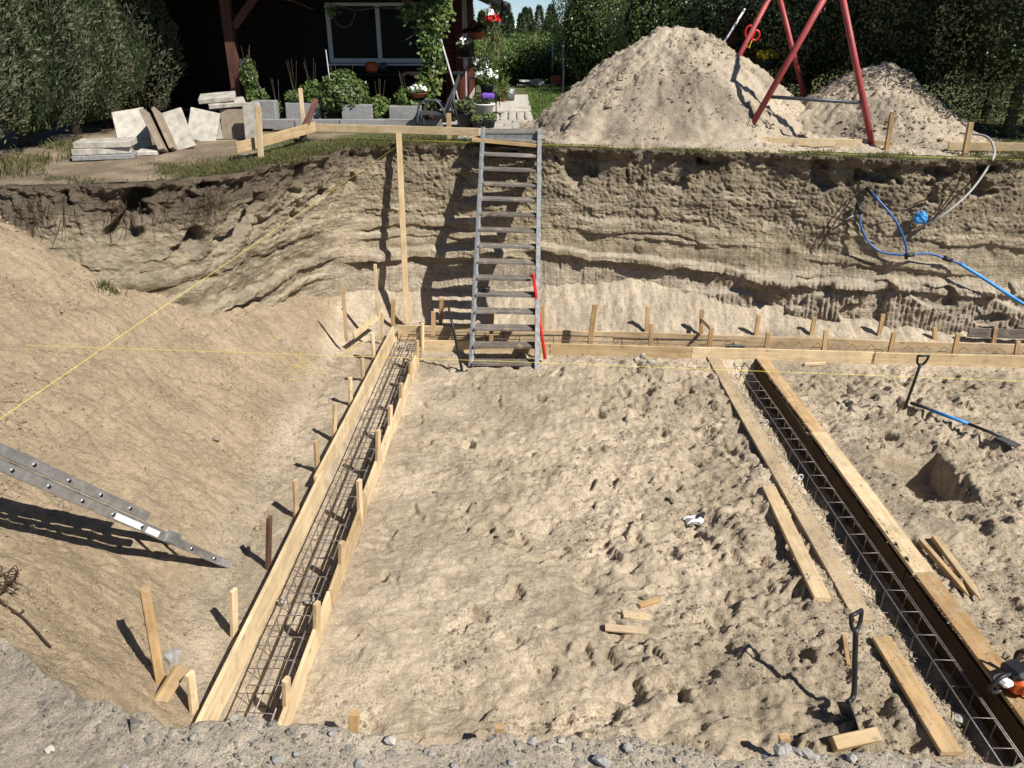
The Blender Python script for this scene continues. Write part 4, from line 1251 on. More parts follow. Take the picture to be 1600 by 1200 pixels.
tube("riser", [wa(1418, 399, .14) + Vector((0, .02, -.06)), wa(1418, 399, .14) + Vector((0, .02, .04))], .026, M['black_plastic'], root, 8)
# grey conduit from the rim
cd = [pY(1500, 208, 11.9), pY(1540, 213, 11.55), pY(1553, 232, 11.2), pY(1549, 252, 10.95), pY(1515, 300, 10.78), pY(1470, 338, 10.72), wa(1436, 356, .03)]
tag(tube("grey_conduit", spline(cd, 8), .016, M['pipe_grey'], None, 8), "grey conduit bending over the rim down to the blue bag", "conduit")
c = wa(1438, 340, .10)
bm = bmesh.new(); bmesh.ops.create_icosphere(bm, subdivisions=4, radius=.115)
for v in bm.verts:
    n_ = float(gn(np.array([v.co.x * 14 + 3]), np.array([v.co.z * 14 + v.co.y * 9]), 3)[0])
    n2_ = float(gn(np.array([v.co.x * 34 + 3]), np.array([v.co.z * 30 + v.co.y * 20]), 4)[0])
    v.co *= .85 + .45 * n_ - .10 * abs(n2_)
    v.co.x *= .70 * (1.2 - 4 * v.co.z); v.co.z *= 1.05; v.co.y *= .55
o = link("blue_bag", bm_mesh("blue_bag", bm, M['blue_bright'])); o.location = c
tag(o, "crumpled blue plastic bag stuffed in the back face under the conduit", "plastic bag")
# short stub of conduit and dark roots around the pipes
tag(tube("conduit_stub", [wa(1343, 332, .06), wa(1322, 343, .10)], .014, M['pipe_grey'], None, 8), "short pale conduit stub beside the black pipe coupling", "conduit")
rl = random.Random(5)
def rootline(x, y, length, dirx, seed, r0=.006, side=.03):
    rr = random.Random(seed)
    pts = []; px_, py_ = x, y
    for k in range(7):
        pts.append(wa(px_, py_, side + .02 * rr.random()))
        px_ += dirx * length / 7 + rr.uniform(-2.5, 2.5); py_ += length / 7 * rr.uniform(.75, 1.1)
    return (spline(pts, 3), [r0 * (1 - .75 * i / (len(pts) * 3 - 2)) for i in range(len(spline(pts, 3)))])
ls = []
for k in range(150):
    u_ = rl.random()
    if u_ < .72:
        x = rl.choice([55, 60, 75, 120, 175, 180, 190, 215, 260, 310, 318, 325, 330, 20, 40, 100, 240, 290]) + rl.gauss(0, 11); y = 285 + rl.uniform(15, 55) + max(0, (60 - x) * .4) - max(0, x - 230) * .12
        ls.append(rootline(x, y, rl.uniform(18, 85), rl.uniform(-.35, .55), k, rl.uniform(.0022, .0052), .03))
    else:
        x = rl.uniform(1250, 1590); y = rl.uniform(258, 380)
        ls.append(rootline(x, y, rl.uniform(15, 50), rl.uniform(-.8, .8), k, rl.uniform(.0022, .005), .03))
for (a, b, c_) in (((1505, 258), (1470, 300), (1430, 318)), ((1510, 258), (1490, 300), (1450, 352)), ((1340, 300), (1310, 340), (1278, 388))):
    ls.append((spline([wa(*a, .06), wa(*b, .09), wa(*c_, .04)], 5), .010))
o = tubes("hanging_roots", ls, .004, M['root'], None, 5)
tag(o, "dark roots hanging from the cut topsoil", kind='stuff')

# ================================================================== strings
def string(name, pts, label, r=.0021, mat='string', sag=.0):
    tag(tube(name, pts, r, M[mat], None, 5), label, "string")
string("yellow_string", [pY(-60, 536, 6.6), pY(800, 565, 8.8), pY(1660, 598, 8.2)], "yellow mason line stretched across the pit from left to right")
string("yellow_string", [pY(-40, 682, 3.9), pY(618, 230, 12.3)], "yellow mason line slanting from the left bank up to the long prop", .0015)
string("yellow_string", [pY(484, 212, 12.75), pY(745, 223, 12.32), pY(1050, 232, 11.98), pY(1660, 252, 10.85)], "thin line stretched along the rim above the back face", .0022)
tl_ = []
rr = random.Random(3)
for (cx, cy, n_, s_) in ((468, 580, 3, 22), (556, 548, 3, 8)):
    for k in range(n_):
        pts = []
        for q in range(5):
            p = ps(cx + rr.gauss(0, s_), cy + rr.gauss(0, s_ * .6)); p.z += .02; pts.append(p)
        tl_.append(spline(pts, 5))
o = tubes("tangled_string", tl_, .0016, M['string'], None, 4)
tag(o, "loose tangle of yellow string on the left bank", "string")

# ================================================================== twigs and stones
tw = [[ps(0, 945), ps(40, 975), ps(82, 1018)], [ps(2, 935), ps(20, 915), ps(28, 905)], [ps(20, 960), ps(32, 966), ps(40, 962)]]
V = []
for t in tw:
    V.append((spline([p + Vector((0, 0, .03)) for p in t], 5), .007))
rr = random.Random(8)
for k in range(14):
    p = ps(rr.uniform(0, 30), rr.uniform(890, 945)); V.append((spline([p, p + Vector((rr.uniform(-.05, .08), rr.uniform(-.05, .05), rr.uniform(.03, .1))), p + Vector((rr.uniform(-.05, .15), rr.uniform(-.08, .08), rr.uniform(.03, .12)))], 4), .0035))
tag(tubes("dead_branch", V, .005, M['root'], None, 5), "dead twiggy branch on the bank at the left edge", "branch")
# larger clods fallen on the bank and the ledge
def clod(px_, py_, s, mat, label, seed, name="soil_clod", cat="clod", group=None, fl_=.7):
    c = ps(px_, py_); c.z += s * .1
    tag(rock(name, c, s, mat, seed, fl_), label, cat, group)
clod(268, 1032, .085, M['stone'], "grey earth clod beside the tall stake on the left bank", 51)
clod(393, 858, .065, M['concrete_brown'], "clod by the brown stake left of the trench", 52)
clod(445, 541, .11, M['concrete_brown'], "big clod on the slumped sand above the yellow string tangle", 53)
clod(338, 688, .06, M['concrete_brown'], "lone clod on the middle of the left bank", 54)
# gravel: single stones large enough to pick out
rr = random.Random(12)
big = [(150, 1050, .02), (65, 1132, .028), (190, 1190, .026), (610, 1156, .034), (435, 1190, .03), (465, 1180, .024), (675, 1172, .02), (832, 1160, .026), (876, 1160, .022), (940, 1120, .026), (980, 1168, .024), (1095, 1130, .028), (1142, 1172, .03), (800, 1190, .025), (940, 1190, .045), (1330, 1190, .028), (365, 1120, .026), (235, 1068, .024), (710, 1192, .022), (300, 1150, .018), (520, 1150, .02), (1265, 1170, .024), (560, 1192, .028), (1060, 1186, .02)]
big.sort()
for i, (x, y, s) in enumerate(big):
    p = pz(x, y, GZ)
    p.z = zl(p.x, p.y) + s * .25
    tag(rock("gravel_stone", p, s * .62, M['stone'] if i % 5 else M['concrete'], 70 + i, .65, 1), "grey stone bedded in the gravel ledge in the foreground, %s from the left" % ORD[i], "stone", "stones bedded in the gravel ledge")
# dark crumbled lumps on the ledge's lip at right
for i in range(16):
    x = 1200 + i * 8 + rr.uniform(-3, 3) if i < 10 else 795 + (i - 10) * 7
    y = 1167 + rr.uniform(0, 16) if i < 10 else 1125 + rr.uniform(0, 12)
    p = pz(x, y, GZ); p.z = zl(p.x, p.y) + .006
    tag(rock("dark_lump", p, rr.uniform(.012, .024), M['stone'], 120 + i, .8, 1), ("dark crumbled lump on the right lip of the ledge, %s from the left" % ORD[i] if i < 10 else "dark crumbled lump on the middle lip of the ledge, %s from the left" % ORD[i - 10]), "lump", "dark lumps on the lip of the ledge")

def scatter(name, pts, sizes, mat, label, seed=1, squash=.75):
    """thousands of tiny crumbs joined into one mesh"""
    rs = np.random.default_rng(seed)
    n_ = len(pts)
    base = np.array([(1, 0, 0), (-1, 0, 0), (0, 1, 0), (0, -1, 0), (0, 0, 1)], float)
    base[:4, 2] = -.25
    fc = np.array([(0, 2, 4), (2, 1, 4), (1, 3, 4), (3, 0, 4)])
    V = base[None] * rs.uniform(.55, 1.25, (n_, 5, 1)) + rs.normal(0, .25, (n_, 5, 3))
    V[..., 2] *= squash
    a = rs.uniform(0, 6.28, n_); c, s = np.cos(a), np.sin(a)
    x = V[..., 0] * c[:, None] - V[..., 1] * s[:, None]; y = V[..., 0] * s[:, None] + V[..., 1] * c[:, None]
    V = np.stack([x, y, V[..., 2]], -1) * np.asarray(sizes)[:, None, None] + np.asarray(pts)[:, None, :]
    F = (fc[None] + (np.arange(n_) * 5)[:, None, None]).reshape(-1, 3)
    cc = np.repeat(np.clip(np.array(scatter.c)[None] * rs.uniform(.7, 1.25, (n_, 1)), 0, 1), 5, 0)
    o = link(name, new_mesh(name, V.reshape(-1, 3), F, mat, False, cc))
    return tag(o, label, kind='stuff')
rs = np.random.default_rng(5)
def zs_arr(x, y):
    j = np.clip(np.searchsorted(gx, x) - 1, 0, len(gx) - 2); i = np.clip(np.searchsorted(gy, y) - 1, 0, len(gy) - 2)
    return Z[i, j]
n_ = 70000
x = rs.uniform(-1.6, 7, n_); y = 3.4 + rs.beta(1.2, 1.5, n_) * 7.2
keep = (gn(x * .9, y * .9, 601) + .35 * np.clip(x, -1, 2.5) - .42 + .8 * gn(x * 2.3, y * 2.3, 605) + rs.normal(0, .22, n_)) > 0
x, y = x[keep], y[keep]
s = np.exp(rs.normal(-5.05, .55, len(x)))
scatter.c = (.43, .345, .245)
scatter("sand_crumbs", np.stack([x, y, zs_arr(x, y) + s * .38], -1), s, M['sand'], "crumbs of damp sand strewn over the pit floor", 2)
pp = []
for (a_, b_, w_, z_, n_) in ((pz(1109, 552, .03), pz(1352, 972, .03), .16, .048, 1500), (pz(1181, 551, .03), pz(1272, 680, .03), .16, .048, 500), (pz(1437, 900, .04), pz(1640, 1164, .04), .17, .058, 420), (pz(1270, 677, .045), pz(1435, 896, .045), .18, .063, 160), (pz(1377, 997, .045), pz(1486, 1178, .045), .14, .063, 150)):
    t_ = rs.uniform(0, 1, n_); q_ = rs.uniform(-.5, .5, n_) * w_
    kk = gn(t_ * 9 + z_ * 99, q_ * 12, 611) + rs.normal(0, .25, n_) > -.1
    d_ = (b_ - a_).normalized(); s_ = Vector((d_.y, -d_.x, 0))
    pp.append(np.stack([a_.x + (b_ - a_).x * t_ + s_.x * q_, a_.y + (b_ - a_).y * t_ + s_.y * q_, np.full(n_, z_)], -1)[kk])
pp = np.vstack(pp); s = np.exp(rs.normal(-5.2, .4, len(pp)))
scatter("plank_crumbs", pp, s, M['sand'], "sand crumbs spilled on the planks of the right trench", 6)
n_ = 24000
x = rs.uniform(-6.2, -2.3, n_); y = rs.uniform(2.2, 11.5, n_)
keep = (gn(x * 1.1, y * 1.1, 603) + rs.normal(0, .3, n_)) > .15
x, y = x[keep], y[keep]; s = np.exp(rs.normal(-4.9, .45, len(x)))
scatter.c = (.42, .33, .225)
scatter("bank_crumbs", np.stack([x, y, zs_arr(x, y) + s * .38], -1), s, M['sand'], "crumbs of soil on the left bank", 3)
n_ = 800
x = rs.uniform(-1.9, 1.8, n_); y = np.interp(x, [p[0] for p in LE], [p[1] for p in LE]) - np.abs(rs.normal(0, .30, n_)) + .02
kp = gn(x * 2.2, y * 2.2, 612) + rs.normal(0, .3, n_) > 0
x, y = x[kp], y[kp]; s = np.exp(rs.normal(-5.0, .38, len(x)))
zz_ = np.array([zl(a, b) for a, b in zip(x, y)])
scatter.c = (.45, .405, .335)
scatter("gravel_pebbles", np.stack([x, y, zz_ + s * .25], -1), s, M['gravel_soil'], "small grey pebbles on the ledge in the foreground", 7)
n_ = 7000
x = rs.uniform(-1.9, 1.8, n_); y = np.interp(x, [p[0] for p in LE], [p[1] for p in LE]) - np.abs(rs.normal(0, .28, n_)) + .03
s = np.exp(rs.normal(-5.75, .5, n_))
scatter.c = (.42, .385, .33)
zz_ = np.array([zl(a, b) for a, b in zip(x, y)])
scatter("gravel", np.stack([x, y, zz_ + s * .3], -1), s, M['gravel_soil'], "fine gravel on the ledge in the foreground", 4)
# ================================================================== the garden beyond the pit
# ------------------------------------------------------------------ foliage
def leaves_mesh(name, P, Nrm, size, mat, aspect=2.2, shade=None, seed=0, up_bias=0.0, kind='leaf'):
    """many small leaf faces: P (n,3) positions, Nrm (n,3) rough outward directions; kind 'leaf' = folded quad, 'sprig' = thin blade along the direction"""
    rs = np.random.default_rng(seed)
    n_ = len(P)
    size = np.broadcast_to(size, (n_,)) * rs.uniform(.65, 1.3, n_)
    a = Nrm + rs.normal(0, .55, (n_, 3)); a[:, 2] += up_bias
    a /= np.linalg.norm(a, axis=1)[:, None] + 1e-9
    b = np.cross(a, rs.normal(size=(n_, 3))); b /= np.linalg.norm(b, axis=1)[:, None] + 1e-9
    c = np.cross(a, b)
    h = size / aspect
    if kind == 'sprig':
        V = np.stack([P - b * (h * .5)[:, None], P + a * (size * .55)[:, None] + b * (h * .55)[:, None] + c * (h * .3)[:, None], P + a * size[:, None] + c * (h * .2)[:, None], P + a * (size * .5)[:, None] - b * (h * .55)[:, None] + c * (h * .2)[:, None]], 1)
    else:
        V = np.stack([P - b * (size * .5)[:, None], P + c * (h * .5)[:, None] + a * (h * .12)[:, None], P + b * (size * .5)[:, None], P - c * (h * .5)[:, None] + a * (h * .12)[:, None]], 1)
    F_ = np.arange(n_ * 4).reshape(n_, 4)
    sh = rs.uniform(0, 1, n_) if shade is None else np.clip(shade + rs.normal(0, .16, n_), 0, 1)
    hb = gn(P[:, 0] * 2.1 + seed, P[:, 2] * 2.1 + P[:, 1] * 1.3, seed + 5)
    br = np.clip(.9 * sstep(.15, .75, hb) * rs.uniform(0, 1, n_) + (rs.uniform(0, 1, n_) > .96) * .7, 0, .9)
    cc = np.repeat(np.stack([sh, br, sh], -1), 4, 0)
    return new_mesh(name, V.reshape(-1, 3), F_, mat, False, cc)

def blob_points(n_, rx, ry, rz, seed, lumps=.25, fr=2.0, shell=.35):
    """points in the outer shell of an uneven ellipsoid (centre at 0), with outward directions and a clump value"""
    rs = np.random.default_rng(seed)
    d = rs.normal(size=(n_, 3)); d /= np.linalg.norm(d, axis=1)[:, None]
    th = np.arctan2(d[:, 1], d[:, 0]) * 1.4
    l1 = fbm(th * fr * .8 + seed, d[:, 2] * fr * 1.5, 3, seed + 3)
    r = 1 + lumps * l1
    dep = rs.uniform(0, 1, n_) ** 1.6 * shell
    q = d * (r * (1 - dep))[:, None] * np.array([rx, ry, rz])
    cl = .5 + .5 * gn(th * fr * 2.4, d[:, 2] * fr * 4, seed + 9)
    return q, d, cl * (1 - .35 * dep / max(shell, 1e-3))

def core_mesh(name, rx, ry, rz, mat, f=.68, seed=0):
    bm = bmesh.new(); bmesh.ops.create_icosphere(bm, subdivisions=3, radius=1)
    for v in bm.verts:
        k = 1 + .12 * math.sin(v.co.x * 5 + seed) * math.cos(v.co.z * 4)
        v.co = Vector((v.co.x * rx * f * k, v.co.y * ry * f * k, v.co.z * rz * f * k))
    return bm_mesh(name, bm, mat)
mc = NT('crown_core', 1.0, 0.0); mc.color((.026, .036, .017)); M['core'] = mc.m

def trunk_mesh(name, h, r0, seed, limbs=4, spread=.6):
    rr = random.Random(seed)
    L = [(spline([(0, 0, -.2), (rr.uniform(-.05, .05), rr.uniform(-.05, .05), h * .5), (rr.uniform(-.1, .1), rr.uniform(-.1, .1), h)], 4), [r0 * (1 - .75 * i / 8) for i in range(9)])]
    for k in range(limbs):
        z = h * rr.uniform(.3, .8); a = rr.uniform(0, 6.28)
        L.append((spline([(0, 0, z), (math.cos(a) * spread * .5, math.sin(a) * spread * .5, z + .25), (math.cos(a) * spread, math.sin(a) * spread, z + .6)], 3), [r0 * .4 * (1 - .7 * i / 6) for i in range(7)]))
    V = []; F_ = []
    for pts, r in L:
        v, f = tube_arrays(pts, r, 7); b = len(V); V += v; F_ += [tuple(i + b for i in q) for q in f]
    return new_mesh(name, [tuple(v) for v in V], F_, M['bark'], True)

# --- dense feathery conifers along the left
def conifer_variant(seed, H, rad, n_):
    rs = np.random.default_rng(seed)
    z = rs.uniform(0, 1, n_) ** .85
    th = rs.uniform(0, 2 * math.pi, n_)
    prof = np.clip(1.08 - z ** 2.2, .05, 1) * (0.72 + .28 * sstep(0, .18, z))
    tu = .5 + .5 * gn(th * 2.2 + seed, z * 7, seed)                       # upright tufts
    tu2 = .5 + .5 * gn(th * 6 + seed, z * 16 + th, seed + 4)
    r = rad * prof * (.80 + .22 * tu + .13 * tu2)
    dep = rs.uniform(0, 1, n_) ** 2.0 * .30
    r = r * (1 - dep)
    P_ = np.stack([np.cos(th) * r, np.sin(th) * r, .25 + z * (H - .25)], -1)
    N_ = np.stack([np.cos(th) * .75, np.sin(th) * .75, np.full(n_, .75)], -1)
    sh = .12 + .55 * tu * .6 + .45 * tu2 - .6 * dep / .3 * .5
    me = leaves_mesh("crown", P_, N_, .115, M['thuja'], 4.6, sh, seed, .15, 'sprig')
    return me
V1 = [conifer_variant(3, 4.2, 1.15, 26000), conifer_variant(5, 4.2, 1.05, 26000)]
cc_ = core_mesh("crown_core", .86, .86, 2.0, M['core'], 1.0, 1)
tk = trunk_mesh("trunk", 2.6, .09, 1, 3, .5)
con = [(-7.55, 10.1, 1.05, 'dense grey green conifer nearest the pit at the left edge', 0), (-7.75, 11.2, 1.1, 'dense conifer second in the row on the left, behind the flat stack of slabs', 1), (-7.65, 12.5, 1.05, 'dense conifer in the middle of the row on the left, above the leaning slabs', 0), (-7.5, 13.8, 1.0, 'dense conifer fourth in the row on the left, behind the leaning slabs', 1), (-7.25, 15.1, 1.0, 'last conifer of the row on the left, next to the red brown porch post', 0), (-8.8, 9.6, 1.1, 'dense conifer cut off by the left edge of the photo', 1)]
for i, (x, y, s, lb, v) in enumerate(con):
    root = thing("conifer_tree", lb, "conifer tree", (x, y, GZ), i * 1.3, "row of dense conifers on the left")
    root.scale = (s, s, s)
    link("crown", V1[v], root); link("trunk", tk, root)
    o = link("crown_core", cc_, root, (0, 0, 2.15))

# --- broad-leaved trees and hedge on the right and behind
def leafy(name, label, cat, loc, rx, ry, rz, n_, size, mat, seed, group=None, trunk=True, lumps=.28, zc=None, aspect=1.8, shell=.4, corefactor=.66):
    root = thing(name, label, cat, loc, seed * .7, group)
    zc = rz * .95 if zc is None else zc
    P_, D_, cl = blob_points(n_, rx, ry, rz, seed, lumps, 2.2, shell)
    P_[:, 2] += zc
    k = P_[:, 2] > -.02
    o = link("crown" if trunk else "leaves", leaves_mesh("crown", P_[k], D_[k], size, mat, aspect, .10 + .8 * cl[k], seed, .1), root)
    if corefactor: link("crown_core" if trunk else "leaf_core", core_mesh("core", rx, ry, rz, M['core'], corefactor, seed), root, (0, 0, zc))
    if trunk: link("trunk", trunk_mesh("trunk", zc * 1.3, .05 + .02 * rz, seed, 4, rx * .6), root)
    else:
        link("stem", trunk_mesh("stem", max(.15, zc * 1.1), .012 + .01 * rz, seed, 4, rx * .5), root)
    return root
right_trees = [
    (8.4, 13.6, 1.7, 1.6, 2.6, 26000, .062, 'tall dark leafy tree nearest the pit at the right edge of the photo'),
    (10.4, 13.2, 1.7, 1.6, 2.4, 8000, .08, 'dark leafy tree cut off by the right edge of the photo'),
    (7.5, 15.6, 1.6, 1.5, 2.3, 22000, .062, 'dark leafy tree behind the right flank of the small sand heap'),
    (9.6, 16.4, 1.8, 1.6, 2.6, 13000, .07, 'tall dark leafy tree at the back right behind the nearest one'),
    (6.2, 17.2, 1.5, 1.4, 2.0, 20000, .062, 'dark leafy tree behind the top of the small sand heap'),
    (5.5, 19.6, 1.6, 1.5, 1.9, 18000, .066, 'speckled leafy tree behind the crossing red swing legs'),
    (8.3, 19.4, 2.0, 1.8, 2.6, 14000, .075, 'tall leafy tree in the back row above the small sand heap'),
    (3.9, 21.6, 1.7, 1.5, 1.8, 18000, .07, 'leafy tree behind the red play tower and the right shoulder of the big heap'),
    (2.6, 25.0, 1.6, 1.5, 1.75, 15000, .08, 'green leafy tree behind the top of the big sand heap'),
    (5.6, 26.0, 2.2, 1.8, 2.3, 12000, .09, 'leafy tree in the back row above the right shoulder of the big heap'),
]
for i, (x, y, rx, ry, rz, n_, s, lb) in enumerate(right_trees):
    leafy("leafy_tree", lb, "tree", (x, y, GZ), rx, ry, rz, n_, s, M['leaf_dark'] if i < 7 else M['leaf'], 40 + i, "leafy trees on the right", zc=rz * .98)
far_trees = [
    (4.3, 30, 2.5, 2.2, 2.3, 12000, .10, 'leafy birch left behind the left slope of the big heap'),
    (6.3, 38, 4.0, 3.2, 3.8, 14000, .13, 'tall birch at the right side of the patch of sky'),
    (12.0, 38, 5.0, 3.5, 4.5, 11000, .16, 'tall birch behind the big sand heap'),
    (18.5, 36, 5.0, 3.5, 4.5, 9000, .16, 'tall birch in the far row behind the swing'),
    (.6, 33, 1.7, 1.5, .75, 6000, .12, 'low bushy tree at the far end of the lawn'),
    (-1.3, 31, 1.5, 1.3, .72, 5000, .12, 'low bushy tree right of the hanging flower basket'),
]
for i, (x, y, rx, ry, rz, n_, s, lb) in enumerate(far_trees):
    leafy("birch_tree" if 'birch' in lb else "bushy_tree", lb, "tree", (x, y, GZ), rx, ry, rz, n_, s, M['leaf_bright'] if 'bushy' in lb else M['leaf'], 60 + i, "trees at the end of the garden", zc=rz * .95)
# shrubs along the far border of the lawn
for i, (x, y, r, h, lb) in enumerate(((-1.2, 26.5, .9, .75, 'grey green shrub at the far left of the lawn'), (-.3, 27.5, .9, .7, 'yellow green shrub at the far edge of the lawn'), (.7, 27.2, .8, .8, 'rounded bright shrub left of the white pole'), (1.7, 26.8, .9, .9, 'bushy shrub right of the black post'), (2.7, 26.0, 1.0, 1.0, 'dark shrub beside the foot of the big heap'))):
    leafy("garden_shrub", lb, "shrub", (x, y, GZ), r, r, h, 3500, .09, M['leaf_bright'] if i != 4 else M['leaf'], 80 + i, "shrubs along the far border of the lawn", trunk=False, zc=h * .7)

# --- spruces far behind
def spruce_variant(seed, n_=2400, H=1.0):
    rs = np.random.default_rng(seed)
    z = rs.uniform(.02, 1, n_) ** 1.15
    th = rs.uniform(0, 2 * math.pi, n_)
    lay = .62 + .38 * (1 - np.mod(z * 13 + .3 * np.sin(th * 3 + seed), 1.0))
    r = .44 * (1 - z) ** .85 * lay * (.75 + .25 * gn(th * 3, z * 9, seed)) + .008
    f = rs.uniform(.5, 1, n_)
    P_ = np.stack([np.cos(th) * r * f, np.sin(th) * r * f, z], -1)
    N_ = np.stack([np.cos(th), np.sin(th), np.full(n_, .15)], -1)
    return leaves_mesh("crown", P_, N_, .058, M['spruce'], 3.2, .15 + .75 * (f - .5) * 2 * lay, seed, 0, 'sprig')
SV = [spruce_variant(s) for s in (1, 2, 3)]
stk = trunk_mesh("trunk", .9, .018, 3, 0)
rr = random.Random(77)
sp_places = []
for k in range(26):
    x = -5.0 + k * .42 + rr.uniform(-.18, .18); y = 52 + rr.uniform(-3, 6)
    sp_places.append((x, y, rr.uniform(2.3, 3.1) + (.4 if k % 5 == 0 else 0)))
for k in range(14):
    sp_places.append((7 + k * 1.6, 50 + rr.uniform(-3, 5), rr.uniform(7, 12)))
for i, (x, y, h) in enumerate(sp_places):
    root = thing("spruce_tree", "young dark spruce in the row far behind the lawn, %s from the left" % ORD[min(i, 27)], "spruce tree", (x, y, GZ), rr.uniform(0, 6), "young spruces far behind the lawn")
    if i >= 26: tag(root, "tall dark spruce far behind the leafy trees on the right, %s from the left" % ORD[i - 26], group="tall spruces far behind the trees on the right")
    root.scale = (h * .95, h * .95, h)
    link("crown", SV[i % 3], root); link("trunk", stk, root)
# far wood behind everything
rs = np.random.default_rng(9)
n_ = 20000
x = rs.uniform(-70, 90, n_); y = 62 + rs.uniform(0, 10, n_) + np.abs(x) * .05
hh = 1.7 + 6.5 * sstep(4.5, 9, x) + 5.5 * sstep(-8, -16, x) + .5 * gn(x * .35, x * 0, 3)
zf = rs.uniform(0, 1, n_) ** .8
P_ = np.stack([x, y, GZ + zf * hh], -1)
me = leaves_mesh("far_wood", P_, np.tile([0, -.8, .6], (n_, 1)), .55, M['leaf_dark'], 1.8, .15 + .6 * zf, 5)
tag(link("far_wood", me), "far line of trees behind the garden", kind='stuff')

# ------------------------------------------------------------------ sand heaps
def heap(name, label, cx, cy, rx, ry, h, seed, skew=0.0, nr=135, nt=300, flatten=0.0):
    r = np.linspace(0, 1.25, nr)[:, None]; th = np.linspace(0, 2 * math.pi, nt)[None, :]
    wob = 1 + .10 * fbm(np.cos(th) * 1.3 + seed, np.sin(th) * 1.3, 3, seed)
    x = r * np.cos(th) * rx * wob; y = r * np.sin(th) * ry * wob
    x = x + cx; y = y + cy
    q = np.clip(1 - r, -.3, 1)
    a_ = .20 + .1 * flatten
    z = h * (1 - (np.sqrt(r * r + a_ * a_) - a_) / (math.sqrt(1 + a_ * a_) - a_)) + 0 * th
    z = np.where(r > .9, h * .1 * np.exp(-(r - .9) * 9) - .12 * np.clip(r - 1.0, 0, 1), z)
    amp = sstep(1.2, .85, r)
    lumpy = np.clip(fbm(x * .9, y * .9, 3, seed + 1) + .25, 0, 1)
    z = z + amp * (.06 * fbm(x * 1.3, y * 1.3, 3, seed + 2) + lumpy * .10 * (ridged(x * 3.2, y * 3.2, 3, seed + 3) - .55) + .022 * fbm(x * 9, y * 9, 3, seed + 4) + .03 * lumpy * np.clip(.5 - worley(x * 9, y * 9, seed + 5), 0, .5) * 2)
    # rills running down
    z = z + amp * .035 * fbm(th * 8 + .8 * fbm(x * 1.2, y * 1.2, 2, seed + 8), r * 2.5, 2, seed + 6) * sstep(.25, .7, r) * (1 - lumpy)
    z = z + amp * (.03 * (sstep(-.05, .05, fbm(x * 1.6, y * 1.6, 3, seed + 9)) - .5) + .02 * (sstep(-.06, .06, fbm(x * 4.5, y * 4.5, 3, seed + 10)) - .5))
    yrim = np.interp(x, T[:, 0][np.argsort(T[:, 0])], T[:, 1][np.argsort(T[:, 0])]) + .14
    z = np.where(y < yrim, np.minimum(z, 0) - .06, z); y = np.maximum(y, yrim)
    mo = np.clip(.45 + .8 * fbm(x * .8, y * .8, 4, seed + 7), 0, 1)[..., None]
    c = np.array([.55, .46, .345]) * (1 - .5 * mo) + np.array([.34, .275, .195]) * .5 * mo
    dk_ = np.clip(lumpy - .35, 0, 1)[..., None]
    c = c * (1 - .6 * dk_)
    me = new_mesh(name, np.stack([x, y, z + GZ], -1).reshape(-1, 3), grid_faces(nr, nt), M['sand'], True, np.clip(c, 0, 1).reshape(-1, 3))
    o = link(name, me)
    tag(o, label, "sand heap", "heaps of excavated sand")
    rs = np.random.default_rng(seed)
    return o, (x, y, z + GZ)
H1, A1 = heap("sand_heap", "big cone of excavated sand on the rim right of the stairs", 2.88, 14.5, 2.62, 2.70, 1.66, 700, flatten=1.4)
H2, A2 = heap("sand_heap", "smaller heap of sand behind the right front leg of the red swing", 6.18, 14.0, 1.72, 2.0, 1.12, 720)
scatter.c = (.38, .31, .225)
for (A, nm, lb, sd) in ((A1, "heap_crumbs", "lumps of damp sand rolled down the big heap", 11), (A2, "heap_crumbs", "lumps of damp sand rolled down the small heap", 12)):
    rs = np.random.default_rng(sd)
    i = rs.integers(20, 125, 5200); j = rs.integers(0, A[0].shape[1], 5200)
    p = np.stack([A[0][i, j], A[1][i, j], A[2][i, j]], -1)
    k = (p[:, 1] < 15.6) & (fbm(p[:, 0] * 1.1, p[:, 1] * 1.1, 2, sd) + rs.normal(0, .25, len(p)) > 0)
    s = np.exp(rs.normal(-4.0, .5, k.sum()))
    scatter(nm, p[k] + np.array([0, 0, .008]), s, M['sand'], lb, sd)
# sand spilled from the heaps to the rim
n_ = (70, 420)
x = np.linspace(.6, 8.2, n_[1])[None] + 0 * np.zeros((n_[0], 1)); v = np.linspace(0, 1, n_[0])[:, None]
yr = np.interp(x, T[:, 0][np.argsort(T[:, 0])], T[:, 1][np.argsort(T[:, 0])])
y = yr + .12 + .10 * fbm(x * 1.6, x * 0, 4, 731) + .05 * fbm(x * 9, x * 0, 3, 730) + v * 1.6
z = GZ - .035 + .16 * v * sstep(.4, 2.2, x) * sstep(8.0, 6.8, x) + .05 * fbm(x * 2, y * 2, 4, 732) * (.3 + v) + .02 * fbm(x * 9, y * 9, 3, 733) + .02 * np.clip(.5 - worley(x * 9, y * 9, 734), 0, 1) - .05 * (1 - sstep(0, .25, v))
me = new_mesh("sand_apron", np.stack([x, y, z], -1).reshape(-1, 3), grid_faces(*n_), M['sand'], True, np.broadcast_to(np.array([.52, .435, .325]), n_ + (3,)).reshape(-1, 3))
tag(link("sand_apron", me), "thin sheet of sand spilled between the heaps and the rim", kind='structure')

def zg(x, y):
    z = GZ
    for (ax, ay, az) in (A1, A2):
        d = (ax - x) ** 2 + (ay - y) ** 2
        k = np.unravel_index(np.argmin(d), d.shape)
        if d[k] < .02: z = max(z, float(az[k]))
    return z

